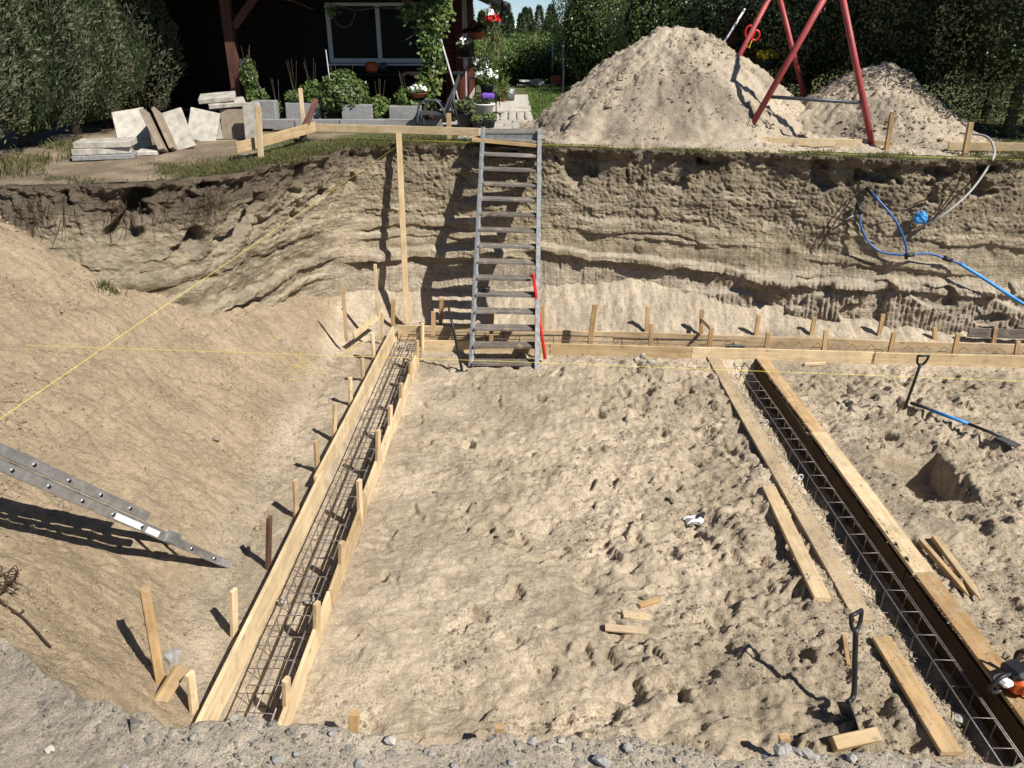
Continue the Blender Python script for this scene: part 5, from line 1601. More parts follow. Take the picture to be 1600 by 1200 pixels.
# ------------------------------------------------------------------ red swing frame
f1, f2 = pY(1170, 204, 12.45), pY(1364, 233, 12.1)
ap = pY(1309, -40, 12.3)
ap2 = pY(1213, -24, 15.3)
r1, r2 = pY(1096, 200, 15.3), pY(1268, 196, 15.3)
root = thing("swing_frame", "red tubular swing frame standing over the sand heaps", "swing frame", tuple((f1 + f2) / 2))
root.location.z = GZ
for a, b in ((f1, ap), (f2, ap)):
    tube("leg", [a - (b - a).normalized() * .12, a.lerp(b, .5), b], .047, M['red_paint'], root, 14)
for a, b in ((r1, ap2), (r2, ap2)):
    tube("leg", [a, b], .045, M['red_paint'], root, 12)
q = (ap2 - ap)
tube("top_bar", [ap - q * .04, ap2 + q * .04], .05, M['red_paint'], root, 12)
k1, k2 = f1.lerp(ap, (213 - 154) / 253.), f2.lerp(ap, (233 - 157) / 273.)
tube("cross_bar", [k1, k2], .026, M['grey_metal'], root, 10)
# clod of turf stuck on the left foot
P_, D_, cl = blob_points(900, .10, .10, .17, 5, .4)
o = link("turf_clod", leaves_mesh("turf_clod", P_, D_, .05, M['grass'], 5, .3 * cl, 3, .3, 'sprig')); o.location = pY(1166, 208, 12.4)
tag(o, "clump of turf at the foot of the left front swing leg", "turf clump")
o = rock("soil_clod", pY(1163, 212, 12.4), .10, M['root'], 9, 1.2); tag(o, "dark soil lump under the turf at the left swing leg", "clod")
# play tower with a red basket, white pole, window box with yellow flowers
root = thing("play_tower", "dark red wooden play tower behind the big sand heap", "play tower", tuple(pY(1172, 90, 18.0)))
tb = pY(1172, 90, 18.0); root.location.z = GZ
for x in (1145, 1166, 1176):
    pa_, pb_ = pY(x, 92, 18.0), pY(x + 1, 18, 18.0); pa_.z = GZ
    adopt(beam("plank", pa_, pb_, .17, .04, M['house_wood'], (0, -1, 0)), root)
for y in (22, 44, 70):
    adopt(beam("rail", pY(1138, y + 3, 17.95), pY(1186, y - 4, 17.95), .05, .07, M['dark_shaded_wood'], (0, 0, 1)), root)
tag(tube("white_pole", [pY(1120, 84, 17.0), pY(1164, 14, 17.2)], .022, M['white_plastic'], None, 8), "white pole leaning behind the big heap by the red play tower", "pole")
root = thing("bird_feeder", "red plastic toy basket hung by the rear swing leg", "toy basket", tuple(pY(1173, 52, 16.2)))
c = pY(1172, 50, 16.2)
adopt(tube("hoop", [c + Vector((.09 * math.cos(t), .02, .11 * math.sin(t))) for t in np.linspace(0, 2 * math.pi, 13)[:-1]], .022, M['red_plastic'], None, 7, True), root)
adopt(tube("hoop", [c + Vector((.12 + .08 * math.cos(t), .04, -.06 + .09 * math.sin(t))) for t in np.linspace(0, 2 * math.pi, 13)[:-1]], .024, M['red_plastic'], None, 7, True), root)
adopt(tube("cord", [c + Vector((.02, 0, .1)), c + Vector((.1, 0, .22))], .006, M['white_plastic'], None, 5), root)
adopt(beam("strip", pY(1163, 66, 16.2), pY(1167, 73, 16.2), .03, .015, M['white_plastic'], (0, -1, 0)), root)
adopt(beam("strip", pY(1170, 75, 16.2), pY(1175, 63, 16.2), .02, .015, M['yellow_petal'], (0, -1, 0)), root)

def flowers(root, c, n_, rx, ry, rz, s, mat, seed, name="flowers"):
    rs = np.random.default_rng(seed)
    d = rs.normal(size=(n_, 3)); d /= np.linalg.norm(d, axis=1)[:, None]; d[:, 2] = np.abs(d[:, 2])
    ctr = d * np.array([rx, ry, rz]) * rs.uniform(.75, 1.08, (n_, 1))
    P_ = np.repeat(ctr, 5, 0) + rs.normal(0, s * .35, (n_ * 5, 3)); D_ = np.repeat(d, 5, 0) + np.array([0, -.6, .3])
    o = link(name, leaves_mesh(name, P_, D_, s, M[mat], 1.25, None, seed), root)
    o.location = c
    o['kind'] = 'stuff'
    return o
def potted(label, px_, py_, Y, pr, ph, fr, fh, leafmat='leaf_bright', petal=None, seed=0, potmat='dark_plastic', nl=420, nf=16, ls=.06, fs=.055, name="potted_plant", group="potted plants by the house corner", cat="potted plant", lk='leaf', ground=False):
    """pot base at the pixel and depth"""
    b = pY(px_, py_, Y)
    if ground: b.z = GZ
    root = thing(name, label, cat, tuple(b), 0, group)
    V = []; prof = [(0, 0), (pr * .72, 0), (pr * .95, ph * .9), (pr * 1.06, ph * .9), (pr * 1.06, ph), (pr * .9, ph), (pr * .85, ph * .85), (0, ph * .85)]
    n_ = 16
    for (r, z) in prof:
        for k in range(n_): V.append((r * math.cos(6.2832 * k / n_), r * math.sin(6.2832 * k / n_), z))
    F_ = [(i * n_ + k, i * n_ + (k + 1) % n_, (i + 1) * n_ + (k + 1) % n_, (i + 1) * n_ + k) for i in range(len(prof) - 1) for k in range(n_)]
    link("pot", new_mesh("pot", V, F_, M[potmat], True), root)
    P_, D_, cl = blob_points(nl, fr, fr, fh, seed, .35, 2.5, .75)
    P_[:, 2] += ph + fh * .75
    link("foliage", leaves_mesh("foliage", P_, D_, ls, M[leafmat], 2.0 if lk == 'leaf' else 9, cl, seed, .1, lk), root)
    if petal: flowers(root, (0, 0, ph + fh * .75), nf, fr * .95, fr * .95, fh, fs, petal, seed + 1)
    return root
potted("grey window box of yellow flowers behind the right shoulder of the big heap", 1197, 108, 17.0, .22, .16, .20, .11, 'leaf', 'yellow_petal', 5, 'grey_metal', 300, 40, .05, .07, "flower_box", "flower boxes", "flower box")

# ------------------------------------------------------------------ batter boards round the rim
def gstake(px_top, px_bot, w, t, mat, label, z=GZ, group="batter board stakes on the rim", face=0.0, name="wooden_stake"):
    b = pz(px_bot[0], px_bot[1], z); tp = pY(px_top[0], px_top[1], b.y); d = (tp - b).normalized()
    return tag(beam(name, b - d * .15, tp, w, t, M[mat], (math.sin(face), -math.cos(face), 0), None, .004, .1), label, "stake", group)
G_B = "batter boards on the rim"
a, b = pz(368, 243, GZ), pz(497, 204, GZ)
a.z += .10; b.z += .12
a = pY(369, 232, 10.85); b = pY(492, 198, 12.95)
board(a, b, .03, .15, M['pine'], "pale batter board running back along the left rim of the pit", group=G_B, name="batter_board", cat="batter board")
a = pY(482, 199, 13.05); b = pY(748, 206, 12.75)
board(a, b, .03, .12, M['pine'], "long batter board along the rim between the corner and the stairs", group=G_B, name="batter_board", cat="batter board")
a = pY(1170, 219, 12.25); b = pY(1346, 224, 12.05)
board(a, b, .03, .11, M['pine'], "clean batter board between the front legs of the red swing", group=G_B, name="batter_board", cat="batter board")
a = pY(1088, 213, 12.4); b = pY(1168, 216, 12.28)
board(a, b, .03, .09, M['pine_old'], "short batter board left of the swing, half buried in sand", group=G_B, name="batter_board", cat="batter board")
a = pY(1344, 222, 12.15); b = pY(1405, 227, 12.05)
board(a, b, .03, .09, M['pine_sandy'], "end of a batter board sticking out of the small heap", group=G_B, name="batter_board", cat="batter board")
a = pY(1482, 228, 11.75); b = pY(1660, 231, 11.6)
board(a, b, .03, .12, M['pine'], "batter board in dappled shade under the trees at the right edge", group=G_B, name="batter_board", cat="batter board")
gstake((403, 166), (408, 249), .075, .05, 'pine', "pale stake holding the batter board on the left rim")
gstake((469, 138), (477, 222), .06, .05, 'pine', "tall stake behind the brown slat at the corner of the batter boards")
gstake((701, 177), (702, 219), .075, .05, 'pine', "short stake at the right end of the long batter board near the stairs")
gstake((1141, 176), (1136, 220), .07, .05, 'pine_old', "stake at the left foot of the red swing")
gstake((1394, 178), (1385, 236), .07, .05, 'pine_old', "stake beside the right foot of the red swing")
gstake((1517, 191), (1507, 243), .075, .05, 'pine_old', "stake under the trees at the right end of the rim")
a, b = pY(468, 222, 12.62), pY(494, 155, 12.9)
o = tag(beam("pointed_stake", a, b, .085, .035, M['brown_wood'], (0, -1, .1), None, .003, .14), "old brown painted stake with sharpened tip leaning on the corner stake", "stake")

# ------------------------------------------------------------------ concrete slabs on the left
def slab(label, px_, py_, w, h, th, yaw, lean, roll, mat, Y=None, group="concrete slabs stored by the conifers"):
    """base centre at the pixel on the ground, leaning back by 'lean'"""
    b = pz(px_, py_, GZ) if Y is None else pY(px_, py_, Y)
    bm = box_bm(w, th, h, (0, 0, h / 2), .008)
    rs = np.random.default_rng(int(px_))
    for v in bm.verts: v.co += Vector(rs.normal(0, .004, 3))
    o = link("concrete_slab", bm_mesh("concrete_slab", bm, M[mat]))
    o.matrix_basis = Matrix.Translation(b) @ Matrix.Rotation(R(yaw), 4, 'Z') @ Matrix.Rotation(R(-lean), 4, 'X') @ Matrix.Rotation(R(roll), 4, 'Y')
    return tag(o, label, "concrete slab", group)
slab("pale square slab leaning at the left end of the row, behind the flat stack", 214, 235, .46, .62, .06, 10, 26, -9, 'concrete_pale')
slab("brown slab seen edge on, left one of the two leaning edge on", 259, 239, .075, .62, .48, 8, 20, -21, 'concrete_brown')
slab("brown slab seen edge on, right one of the two leaning edge on", 274, 236, .055, .62, .46, 10, 20, -19, 'concrete_brown')
slab("pale slab leaning to the right of the two edge on slabs", 291, 233, .30, .60, .05, 12, 22, -15, 'concrete')
slab("whitest slab with slanting top in the middle of the row", 314, 221, .47, .50, .05, 4, 20, 12, 'concrete_pale')
slab("narrow pale slab peeping out behind the whitest slab", 342, 218, .18, .42, .05, 0, 15, -4, 'concrete')
slab("wide tan slab standing below the two flat slabs", 370, 218, .47, .47, .06, -3, 8, 0, 'concrete_brown')
slab("tall tan slab at the right end of the row, beside the planter blocks", 397, 222, .27, .60, .06, -4, 8, 0, 'concrete')
def flat(label, px_, py_, Y, z, w, d, th, yaw, tilt, mat, roll=0):
    b = pY(px_, py_, Y); b.z = z if z is not None else b.z
    bm = box_bm(w, d, th, (0, 0, th / 2), .008)
    o = link("concrete_slab", bm_mesh("concrete_slab", bm, M[mat]))
    o.matrix_basis = Matrix.Translation(b) @ Matrix.Rotation(R(yaw), 4, 'Z') @ Matrix.Rotation(R(tilt), 4, 'X') @ Matrix.Rotation(R(roll), 4, 'Y')
    return tag(o, label, "concrete slab", "concrete slabs stored by the conifers")
flat("lowest slab of the flat stack at the left, bluish grey edge", 168, 252, 11.25, GZ, .80, .42, .065, 14, 0, 'concrete_grey')
flat("middle slab of the flat stack at the left", 164, 244, 11.28, GZ + .068, .76, .42, .085, 20, 0, 'concrete')
flat("topmost slab of the flat stack at the left", 168, 236, 11.30, GZ + .156, .74, .45, .085, 12, 0, 'concrete')
flat("lower of the two flat slabs resting on top of the leaning slabs", 354, 160, 13.4, GZ + .52, .58, .4, .07, 22, 8, 'concrete', -3)
flat("upper of the two flat slabs resting on top of the leaning slabs", 340, 153, 13.4, GZ + .60, .56, .42, .075, 14, 8, 'concrete', -4)
flat("whitish slab lying on the ground between the stack and the first leaning slab", 233, 240, 11.6, GZ, .30, .3, .06, 10, 0, 'concrete_pale')
# planter of concrete blocks
def block(label, x0, x1, y0, y1, Y, mat='concrete_grey', d=.25):
    a, b = pY(x0, y1, Y), pY(x1, y0, Y)
    bm = box_bm(abs(b.x - a.x), d, abs(b.z - a.z), (0, 0, 0), .01)
    rs = np.random.default_rng(int(x0))
    for v in bm.verts: v.co += Vector(rs.normal(0, .006, 3))
    o = link("concrete_block", bm_mesh("concrete_block", bm, M[mat])); o.location = ((a.x + b.x) / 2, Y + d / 2, (a.z + b.z) / 2)
    o.rotation_euler = (0, 0, R(rs.uniform(-3, 3)))
    return tag(o, label, "concrete block", "concrete blocks of the planter")
block("grey planter block at the left end, behind the tall tan slab", 395, 428, 158, 187, 14.3)
block("grey planter block behind the tall corner stake", 448, 497, 161, 189, 14.5)
block("grey planter block with a shadowed notch under the round bush", 535, 580, 164, 194, 14.4)
block("grey planter block next to the black metal chair", 609, 656, 166, 194, 14.4)
for i, (x0, x1, lb) in enumerate(((410, 462, 'left end'), (463, 530, 'below the corner stake'), (531, 600, 'below the round bush'), (601, 690, 'below the black chair'))):
    block("low kerb block of the planter, %s" % lb, x0, x1, 187, 201, 14.2, 'concrete_grey', .12)
# bushes in the planter
for (x, y, rx, rz, n_, s, mat, lb, sd) in ((540, 172, .44, .40, 5200, .075, 'leaf', 'rounded dark green bush in the planter in front of the house window', 91), (594, 190, .28, .26, 1800, .09, 'leaf_bright', 'leafy green plant between two planter blocks, right of the round bush', 92), (638, 176, .26, .26, 1200, .09, 'leaf_bright', 'leafy plant above the planter block beside the black chair', 93), (490, 158, .22, .22, 1100, .08, 'leaf_bright', 'small yellow green plant behind the corner stake', 94), (515, 188, .26, .30, 1500, .075, 'leaf_dark', 'dark plant hanging between the planter blocks below the round bush', 95), (436, 186, .14, .20, 600, .06, 'leaf', 'small dark plant with white blossom between the left planter blocks', 96), (402, 158, .22, .14, 800, .07, 'leaf_bright', 'low green plant on the left planter block by the post', 97), (392, 140, .16, .34, 700, .06, 'leaf_bright', 'tall sprawling plant climbing at the foot of the red brown post', 98), (462, 158, .20, .12, 500, .06, 'leaf', 'small grey green plant above the planter block by the stake', 99)):
    Y_ = 14.75
    b = pY(x, y, Y_)
    leafy("planter_bush", lb, "bush", tuple(b), rx, rx * .9, rz, n_, s, M[mat], sd, "bushes in the block planter", trunk=False, zc=rz * .6, aspect=2.4, corefactor=.55)

# ------------------------------------------------------------------ the house and its porch
HY = 17.2
house = thing("wooden_house", "dark red brown wooden house with deep shaded porch and white window", "house", (-4.5, HY, GZ))
def hpart(name, c, s, mat, parent=None, rot=None, bev=.004):
    o = link(name, bm_mesh(name, box_bm(s[0], s[1], s[2], (0, 0, 0), bev), M[mat]))
    o.location = c
    if rot: o.rotation_euler = rot
    return adopt(o, parent or house)
xc = pY(718, 100, HY).x                     # right front corner
xl_ = -11.0
nb_ = 17; bhh = 2.6 / nb_
sdm = None
wl, wr = pY(512, 50, HY).x, pY(692, 50, HY).x
zt, zb_ = pY(600, 2, HY).z, pY(600, 98, HY).z
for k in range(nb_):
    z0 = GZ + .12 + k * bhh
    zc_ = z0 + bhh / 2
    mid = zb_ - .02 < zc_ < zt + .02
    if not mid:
        hpart("siding_board", ((xl_ + wr) / 2, HY, zc_), (wr - xl_ - .02, .045, bhh - .012), 'dark_shaded_wood')  # porch shade put into the colour; the same siding is red at the corner
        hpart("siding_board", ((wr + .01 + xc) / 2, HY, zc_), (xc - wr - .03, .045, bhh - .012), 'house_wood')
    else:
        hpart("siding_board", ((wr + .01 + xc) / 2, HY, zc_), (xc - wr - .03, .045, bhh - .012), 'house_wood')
        hpart("siding_board", ((xl_ + wl - .01) / 2, HY, zc_), (wl - xl_ - .02, .045, bhh - .012), 'dark_shaded_wood')  # shade of the porch painted in here too
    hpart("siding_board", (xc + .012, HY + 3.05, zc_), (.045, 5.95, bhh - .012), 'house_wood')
hpart("wall", ((xl_ + xc) / 2, HY + 3.2, GZ + 1.3), (xc - xl_ - .12, 6.2, 2.75), 'dark_shaded_wood')
hpart("corner_post", (xc + .0, HY - .02, GZ + 1.35), (.15, .15, 2.75), 'house_wood')
hpart("downpipe", (xc + .13, HY - .06, GZ + 1.35), (.03, .03, 2.8), 'pipe_grey')
hpart("plinth", ((xl_ + xc) / 2, HY + 3.0, GZ + .05), (xc - xl_ + .1, 6.3, .14), 'concrete')
win = hpart("window", ((wl + wr) / 2, HY + .02, (zt + zb_) / 2), (wr - wl, .04, zt - zb_), 'glass')
fw = .085
for nm, c, s in (("frame", (wl + fw / 2, HY - .03, (zt + zb_) / 2), (fw, .07, zt - zb_)), ("frame", (wr - fw / 2, HY - .03, (zt + zb_) / 2), (fw, .07, zt - zb_)), ("frame", ((wl + wr) / 2, HY - .03, zb_ + fw / 2), (wr - wl - 2 * fw, .065, fw)), ("frame", ((wl + wr) / 2, HY - .03, zt - fw / 2), (wr - wl - 2 * fw, .065, fw)), ("mullion", (pY(592, 50, HY).x, HY - .03, (zt + zb_) / 2), (fw, .06, zt - zb_ - 2 * fw))):
    adopt(hpart(nm, c, s, 'white_frame', win), win)
hpart("sill", ((wl + wr) / 2, HY - .08, zb_ - .03), (wr - wl + .1, .14, .035), 'white_frame', win)
# side window
sw = hpart("window", (xc + .045, HY + 1.0, (GZ + 1.55)), (.03, 1.0, 1.25), 'glass')
for nm, c, s in (("frame", (xc + .06, HY + .5, GZ + 1.55), (.05, .08, 1.3)), ("frame", (xc + .06, HY + 1.5, GZ + 1.55), (.05, .08, 1.3)), ("mullion", (xc + .06, HY + 1.0, GZ + 1.55), (.05, .07, 1.2)), ("frame", (xc + .06, HY + 1.0, GZ + .93), (.045, .92, .08)), ("frame", (xc + .06, HY + 1.0, GZ + 2.17), (.045, .92, .08))):
    hpart(nm, c, s, 'white_frame', sw)
# roof: eave on the right, porch roof forward
ez = 4.62; ex = pY(786, 22, 15.6).x
def quadslab(name, pts, th, mat):
    V = [Vector(p) for p in pts] + [Vector(p) + Vector((0, 0, th)) for p in pts]
    F_ = [(3, 2, 1, 0), (4, 5, 6, 7), (0, 1, 5, 4), (1, 2, 6, 5), (2, 3, 7, 6), (3, 0, 4, 7)]
    return adopt(link(name, new_mesh(name, [tuple(v) for v in V], F_, M[mat])), house)
slp = .42
quadslab("roof", [(ex, 15.5, ez), (ex, 23.8, ez), (ex - 5.2, 23.8, ez + 5.2 * slp), (ex - 5.2, 15.5, ez + 5.2 * slp)], .12, 'roof')
quadslab("roof", [(ex - 5.2, 15.5, ez + 5.2 * slp), (ex - 5.2, 23.8, ez + 5.2 * slp), (ex - 10.6, 23.8, ez), (ex - 10.6, 15.5, ez)], .12, 'roof')
adopt(tube("gutter", [(ex + .03, 15.5, ez + .02), (ex + .03, 23.8, ez + .02)], .07, M['roof'], None, 10), house)
adopt(tube("gutter_elbow", spline([(ex + .02, 15.6, ez - .02), (ex - .02, 15.6, ez - .14), (ex - .25, 16.2, ez - .3), (xc + .12, 17.1, ez - .42)], 5), .045, M['roof'], None, 8), house)
hpart("gable_boards", (ex - 5.2, HY - .05, ez + .75), (8.0, .06, 1.3), 'dark_shaded_wood')
hpart("porch_ceiling", (ex - 5.0, 15.9, 4.86), (8.2, 2.9, .08), 'dark_shaded_wood')
hpart("porch_deck", ((xl_ + xc) / 2, 16.3, GZ + .05), (xc - xl_, 1.8, .08), 'dark_shaded_wood')
hpart("porch_side", (-7.4, 15.9, GZ + 1.2), (.08, 2.6, 2.4), 'dark_shaded_wood')
def post(x0, y0, x1, y1, Y, w=.17):
    a, b = pY(x0, y0, Y), pY(x1, y1, Y)
    a.z = GZ; b.z = max(b.z, 4.86)
    return adopt(beam("porch_post", a, b, w, w, M['brown_wood'], (0, -1, 0)), house)
p_ = post(372, 150, 351, -5, 15.0)
adopt(beam("brace", pY(366, 42, 15.0), pY(405, -14, 15.0), .12, .10, M['brown_wood'], (0, -1, 0)), p_)
p2_ = post(669, 160, 667, 0, 15.0, .14)
adopt(beam("brace", pY(668, 42, 15.0), pY(622, -14, 15.0), .12, .10, M['brown_wood'], (0, -1, 0)), p2_)
# things under the porch
tb_ = thing("garden_table", "dark table in the shade of the porch below the window", "table", tuple(pY(600, 170, 16.1)), 0); tb_.location.z = GZ + .09
t0, t1 = pY(520, 100, 16.1), pY(668, 100, 16.1)
tz = GZ + .86
hpart("table_top", ((t0.x + t1.x) / 2, 16.1, tz), (t1.x - t0.x, .7, .04), 'dark_shaded_wood', tb_)
for sx in (t0.x + .1, t1.x - .1):
    for sy in (15.85, 16.35): hpart("leg", (sx, sy, GZ + .47), (.06, .06, .78), 'dark_shaded_wood', tb_)
c = pY(580, 97, 15.95)
o = link("orange_bag", bm_mesh("orange_bag", box_bm(.24, .16, .20, (0, 0, .1), .05), M['orange_plastic'])); o.location = (c.x, 15.95, tz + .02); tag(o, "orange bag standing on the table under the house window", "bag")
o = rock("grey_bundle", Vector((pY(598, 97, 15.95).x, 15.95, tz + .11)), .11, M['grey_metal'], 66, .9); tag(o, "grey bundle on the porch table right of the orange bag", "bundle")
for (x0, y0, x1, y1, r, mat, lb) in ((388, 92, 411, 152, .014, 'bark', 'wooden tool handle leaning by the red brown porch post'), (509, 78, 515, 124, .010, 'pipe_grey', 'thin rod leaning left of the house window'), (686, 52, 728, 198, .017, 'pipe_grey', 'long pale pole leaning over the black folding frame near the chair'),):
    tag(tube("garden_pole", [pY(x1, y1, 14.5), pY(x0, y0, 14.9)], r, M[mat], None, 8), lb, "pole")
c = pY(385, 118, 14.95)
o = link("metal_sheet", bm_mesh("metal_sheet", box_bm(.18, .03, .55, (0, 0, 0), .01), M['grey_metal'])); o.location = c; tag(o, "grey metal sheet leaning in the shade right of the porch post", "sheet")
# vine on the second post
root = thing("climbing_vine", "leafy vine climbing the right porch post beside the red wall", "climbing plant", tuple(pY(670, 165, 14.9)))
root.location.z = GZ
P_ = []; rs = np.random.default_rng(4)
for (x, y, r, n_) in ((676, 8, .26, 420), (680, 32, .24, 420), (668, 50, .20, 260), (672, 75, .17, 260), (678, 100, .17, 300), (672, 128, .19, 260), (664, 150, .22, 240), (640, 22, .16, 120), (697, 20, .12, 90)):
    c = pY(x, y, 14.85)
    P_.append(rs.normal(0, r * .5, (n_, 3)) * np.array([1, .7, 1]) + np.array(c))
P_ = np.vstack(P_) - np.array(root.location)
link("leaves", leaves_mesh("leaves", P_, np.tile([0, -.8, .4], (len(P_), 1)), .09, M['leaf_bright'], 1.5, None, 8), root)
tubes("stems", [(spline([pY(670, 165, 14.9), pY(664, 110, 14.9), pY(673, 60, 14.9), pY(690, -5, 14.9)], 5), .014), (spline([pY(672, 60, 14.85), pY(655, 30, 14.8), pY(640, -5, 14.8)], 5), .010), (spline([pY(660, 40, 14.8), pY(645, 55, 14.8), pY(632, 64, 14.8)], 4), .006), (spline([pY(678, 55, 14.8), pY(692, 48, 14.8), pY(700, 42, 14.8)], 4), .008)], .01, M['bark'], root, 6)
# bare twigs and hose hanging under the porch eave
o_bv = tag(tubes("bare_vine", [spline([pY(515, 5, 15.0), pY(540, 12, 15.0), pY(556, 16, 15.0), pY(590, 12, 15.0), pY(640, 15, 15.0)], 5), spline([pY(520, 30, 15.0), pY(533, 42, 15.0), pY(548, 38, 15.0), pY(556, 18, 15.0)], 5), spline([pY(440, -2, 15.0), pY(465, 4, 15.0), pY(490, 16, 15.0)], 4)], .010, M['bark'], None, 6), "bare vine stems hanging across the top of the white window", "vine")
vn_ = o_bv
o = link("vine_leaves", leaves_mesh("vine_tuft", rs.normal(0, .05, (90, 3)), np.tile([0, -.8, -.2], (90, 1)), .06, M['leaf_bright'], 1.8, None, 5)); o.location = pY(517, 18, 15.0); o["kind"] = "stuff"; adopt(o, vn_)

# ------------------------------------------------------------------ chair, folding frame, pots
root = thing("metal_chair", "black metal chair with curved armrest beside the planter", "chair", tuple(pY(675, 196, 14.1))); root.location.z = GZ
Yc = 14.0
arm = lambda pts, Y: spline([pY(x, y, Y) for x, y in pts], 5)
tube("armrest", arm([(651, 194), (654, 168), (662, 158), (678, 157), (688, 164), (699, 190)], Yc), .018, M['grey_metal'], root, 8)
tube("armrest", arm([(660, 188), (664, 166), (671, 158), (684, 157), (694, 164), (704, 184)], Yc + .45), .018, M['grey_metal'], root, 8)
adopt(beam("seat", pY(652, 176, Yc + .22), pY(694, 177, Yc + .22), .44, .03, M['grey_metal'], (0, 0, 1)), root)
tube("leg", arm([(662, 178), (661, 186), (663, 194)], Yc + .05), .014, M['grey_metal'], root, 8)
tube("leg", arm([(655, 176), (653, 186), (651, 195)], Yc + .0), .014, M['grey_metal'], root, 8)
adopt(beam("backrest", pY(694, 176, Yc + .22), pY(718, 118, Yc + .30), .44, .03, M['grey_metal'], (-1, 0, .3)), root)
root = thing("folding_frame", "black folding frame standing between the chair and the pots", "folding frame", tuple(pY(716, 196, 14.2))); root.location.z = GZ
tube("leg", [pY(697, 183, 14.15), pY(716, 120, 14.3)], .022, M['grey_metal'], root, 8)
tube("leg", [pY(718, 197, 14.0), pY(708, 158, 14.2), pY(714, 122, 14.35)], .02, M['black_plastic'], root, 8)
tube("stay", [pY(698, 178, 14.15), pY(704, 160, 14.2), pY(711, 184, 14.1)], .014, M['grey_metal'], root, 8)
adopt(beam("top_tray", pY(708, 114, 14.35), pY(723, 114, 14.35), .2, .04, M['black_plastic'], (0, 0, 1)), root)
# stepped stand for the pots
root = thing("plant_stand", "black stepped plant stand by the house corner", "plant stand", tuple(pY(752, 186, 15.2))); root.location.z = GZ
for (x0, x1, y, Y) in ((716, 742, 90, 15.9), (732, 762, 122, 15.7), (742, 775, 146, 15.5)):
    a, b = pY(x0, y, Y), pY(x1, y, Y)
    adopt(beam("shelf", a, b, .26, .02, M['black_plastic'], (0, 0, 1)), root)
    for q in (a, b): adopt(beam("leg", Vector((q.x, q.y, GZ)), q, .02, .02, M['black_plastic'], (0, 1, 0)), root)
potted("white flowered plant on the top shelf at the corner of the house", 727, 89, 15.9, .10, .12, .15, .12, 'leaf_dark', 'white_petal', 21)
potted("white flowered plant on the middle shelf of the stand", 750, 121, 15.7, .11, .13, .16, .13, 'leaf', 'white_petal', 22)
potted("large white flowering plant on the lowest shelf of the stand", 761, 145, 15.5, .14, .15, .24, .16, 'leaf_bright', 'white_petal', 23, nf=26)
potted("big leafed plant in a tall black pot left on the paving", 727, 186, 14.5, .15, .30, .22, .14, 'leaf_dark', None, 24, ls=.12, nl=160, ground=True)
potted("plant with purple wrap and white bowl on the paving", 756, 178, 14.8, .20, .18, .20, .10, 'leaf_dark', None, 25, 'white_plastic', nl=220, ls=.08, ground=False)
o = link("purple_wrap", bm_mesh("purple_wrap", box_bm(.24, .10, .10, (0, 0, 0), .03), M['purple_plastic'])); o.location = pY(762, 150, 14.7); tag(o, "purple plastic tray on top of the white bowl among the pots", "tray")
potted("small dark pot in the front row of pots, left of two", 746, 187, 14.45, .13, .15, .14, .06, 'leaf', None, 26, ground=True)
potted("small dark pot in the front row of pots, right of two", 763, 187, 14.45, .13, .17, .15, .07, 'leaf', None, 27, ground=True)
potted("white flowered plant in a terracotta dish behind the black chair", 654, 152, 14.6, .14, .07, .17, .06, 'leaf', 'white_petal', 28, 'terracotta', nf=26)
potted("bright green plant beside the terracotta pot at the start of the path", 776, 158, 16.5, .12, .12, .22, .16, 'leaf_bright', None, 29, lk='sprig', ls=.18, nl=260)
o = link("terracotta_pot", bm_mesh("terracotta_pot", box_bm(.10, .10, .34, (0, 0, .17), .02), M['terracotta'])); o.location = pY(786, 159, 16.6); tag(o, "slim terracotta pipe pot at the edge of the path", "pot")
b = pY(795, 157, 16.9)
o = tube("zinc_bucket", [b, b + Vector((0, 0, .24))], [.11, .14], M['steel'], None, 16); tag(o, "grey zinc bucket at the edge of the path behind the terracotta pot", "bucket")
# hanging baskets
root = thing("hanging_basket", "hanging basket of red and white flowers under the eave", "hanging basket", tuple(pY(765, 40, 15.6)))
c = pY(766, 30, 15.6)
P_, D_, cl = blob_points(420, .16, .16, .20, 6, .4, 2.5, .8)
o = link("foliage", leaves_mesh("foliage", P_, D_, .07, M['leaf_bright'], 2.5, cl, 6)); o.location = c; adopt(o, root)
q = np.random.default_rng(2)
P_ = np.stack([q.normal(.04, .09, 190), q.normal(-.05, .06, 190), -.12 - np.abs(q.normal(0, .26, 190))], -1)
o = link("trailing_leaves", leaves_mesh("trailing_leaves", P_, np.tile([.2, -.3, -1.0], (190, 1)), .20, M['grass'], 12, None, 7, 0, 'sprig')); o.location = c; adopt(o, root)
o = flowers(root, (0, 0, 0), 16, .12, .12, .10, .075, 'red_petal', 3, "red_flowers"); o.location = Vector((.02, -.05, .0)) + c - root.location
o = flowers(root, (0, 0, 0), 6, .07, .07, .07, .07, 'white_petal', 4, "white_flowers"); o.location = Vector((-.02, -.08, .10)) + c - root.location
tube("wire", [c + Vector((0, 0, .05)), Vector((c.x, c.y, 4.62))], .006, M['grey_metal'], root, 5)
root = potted("reddish trailing plant in a box on the side wall under the eave", 748, 62, 16.8, .14, .14, .2, .12, 'leaf_dark', 'red_petal', 31, 'terracotta', fs=.05)

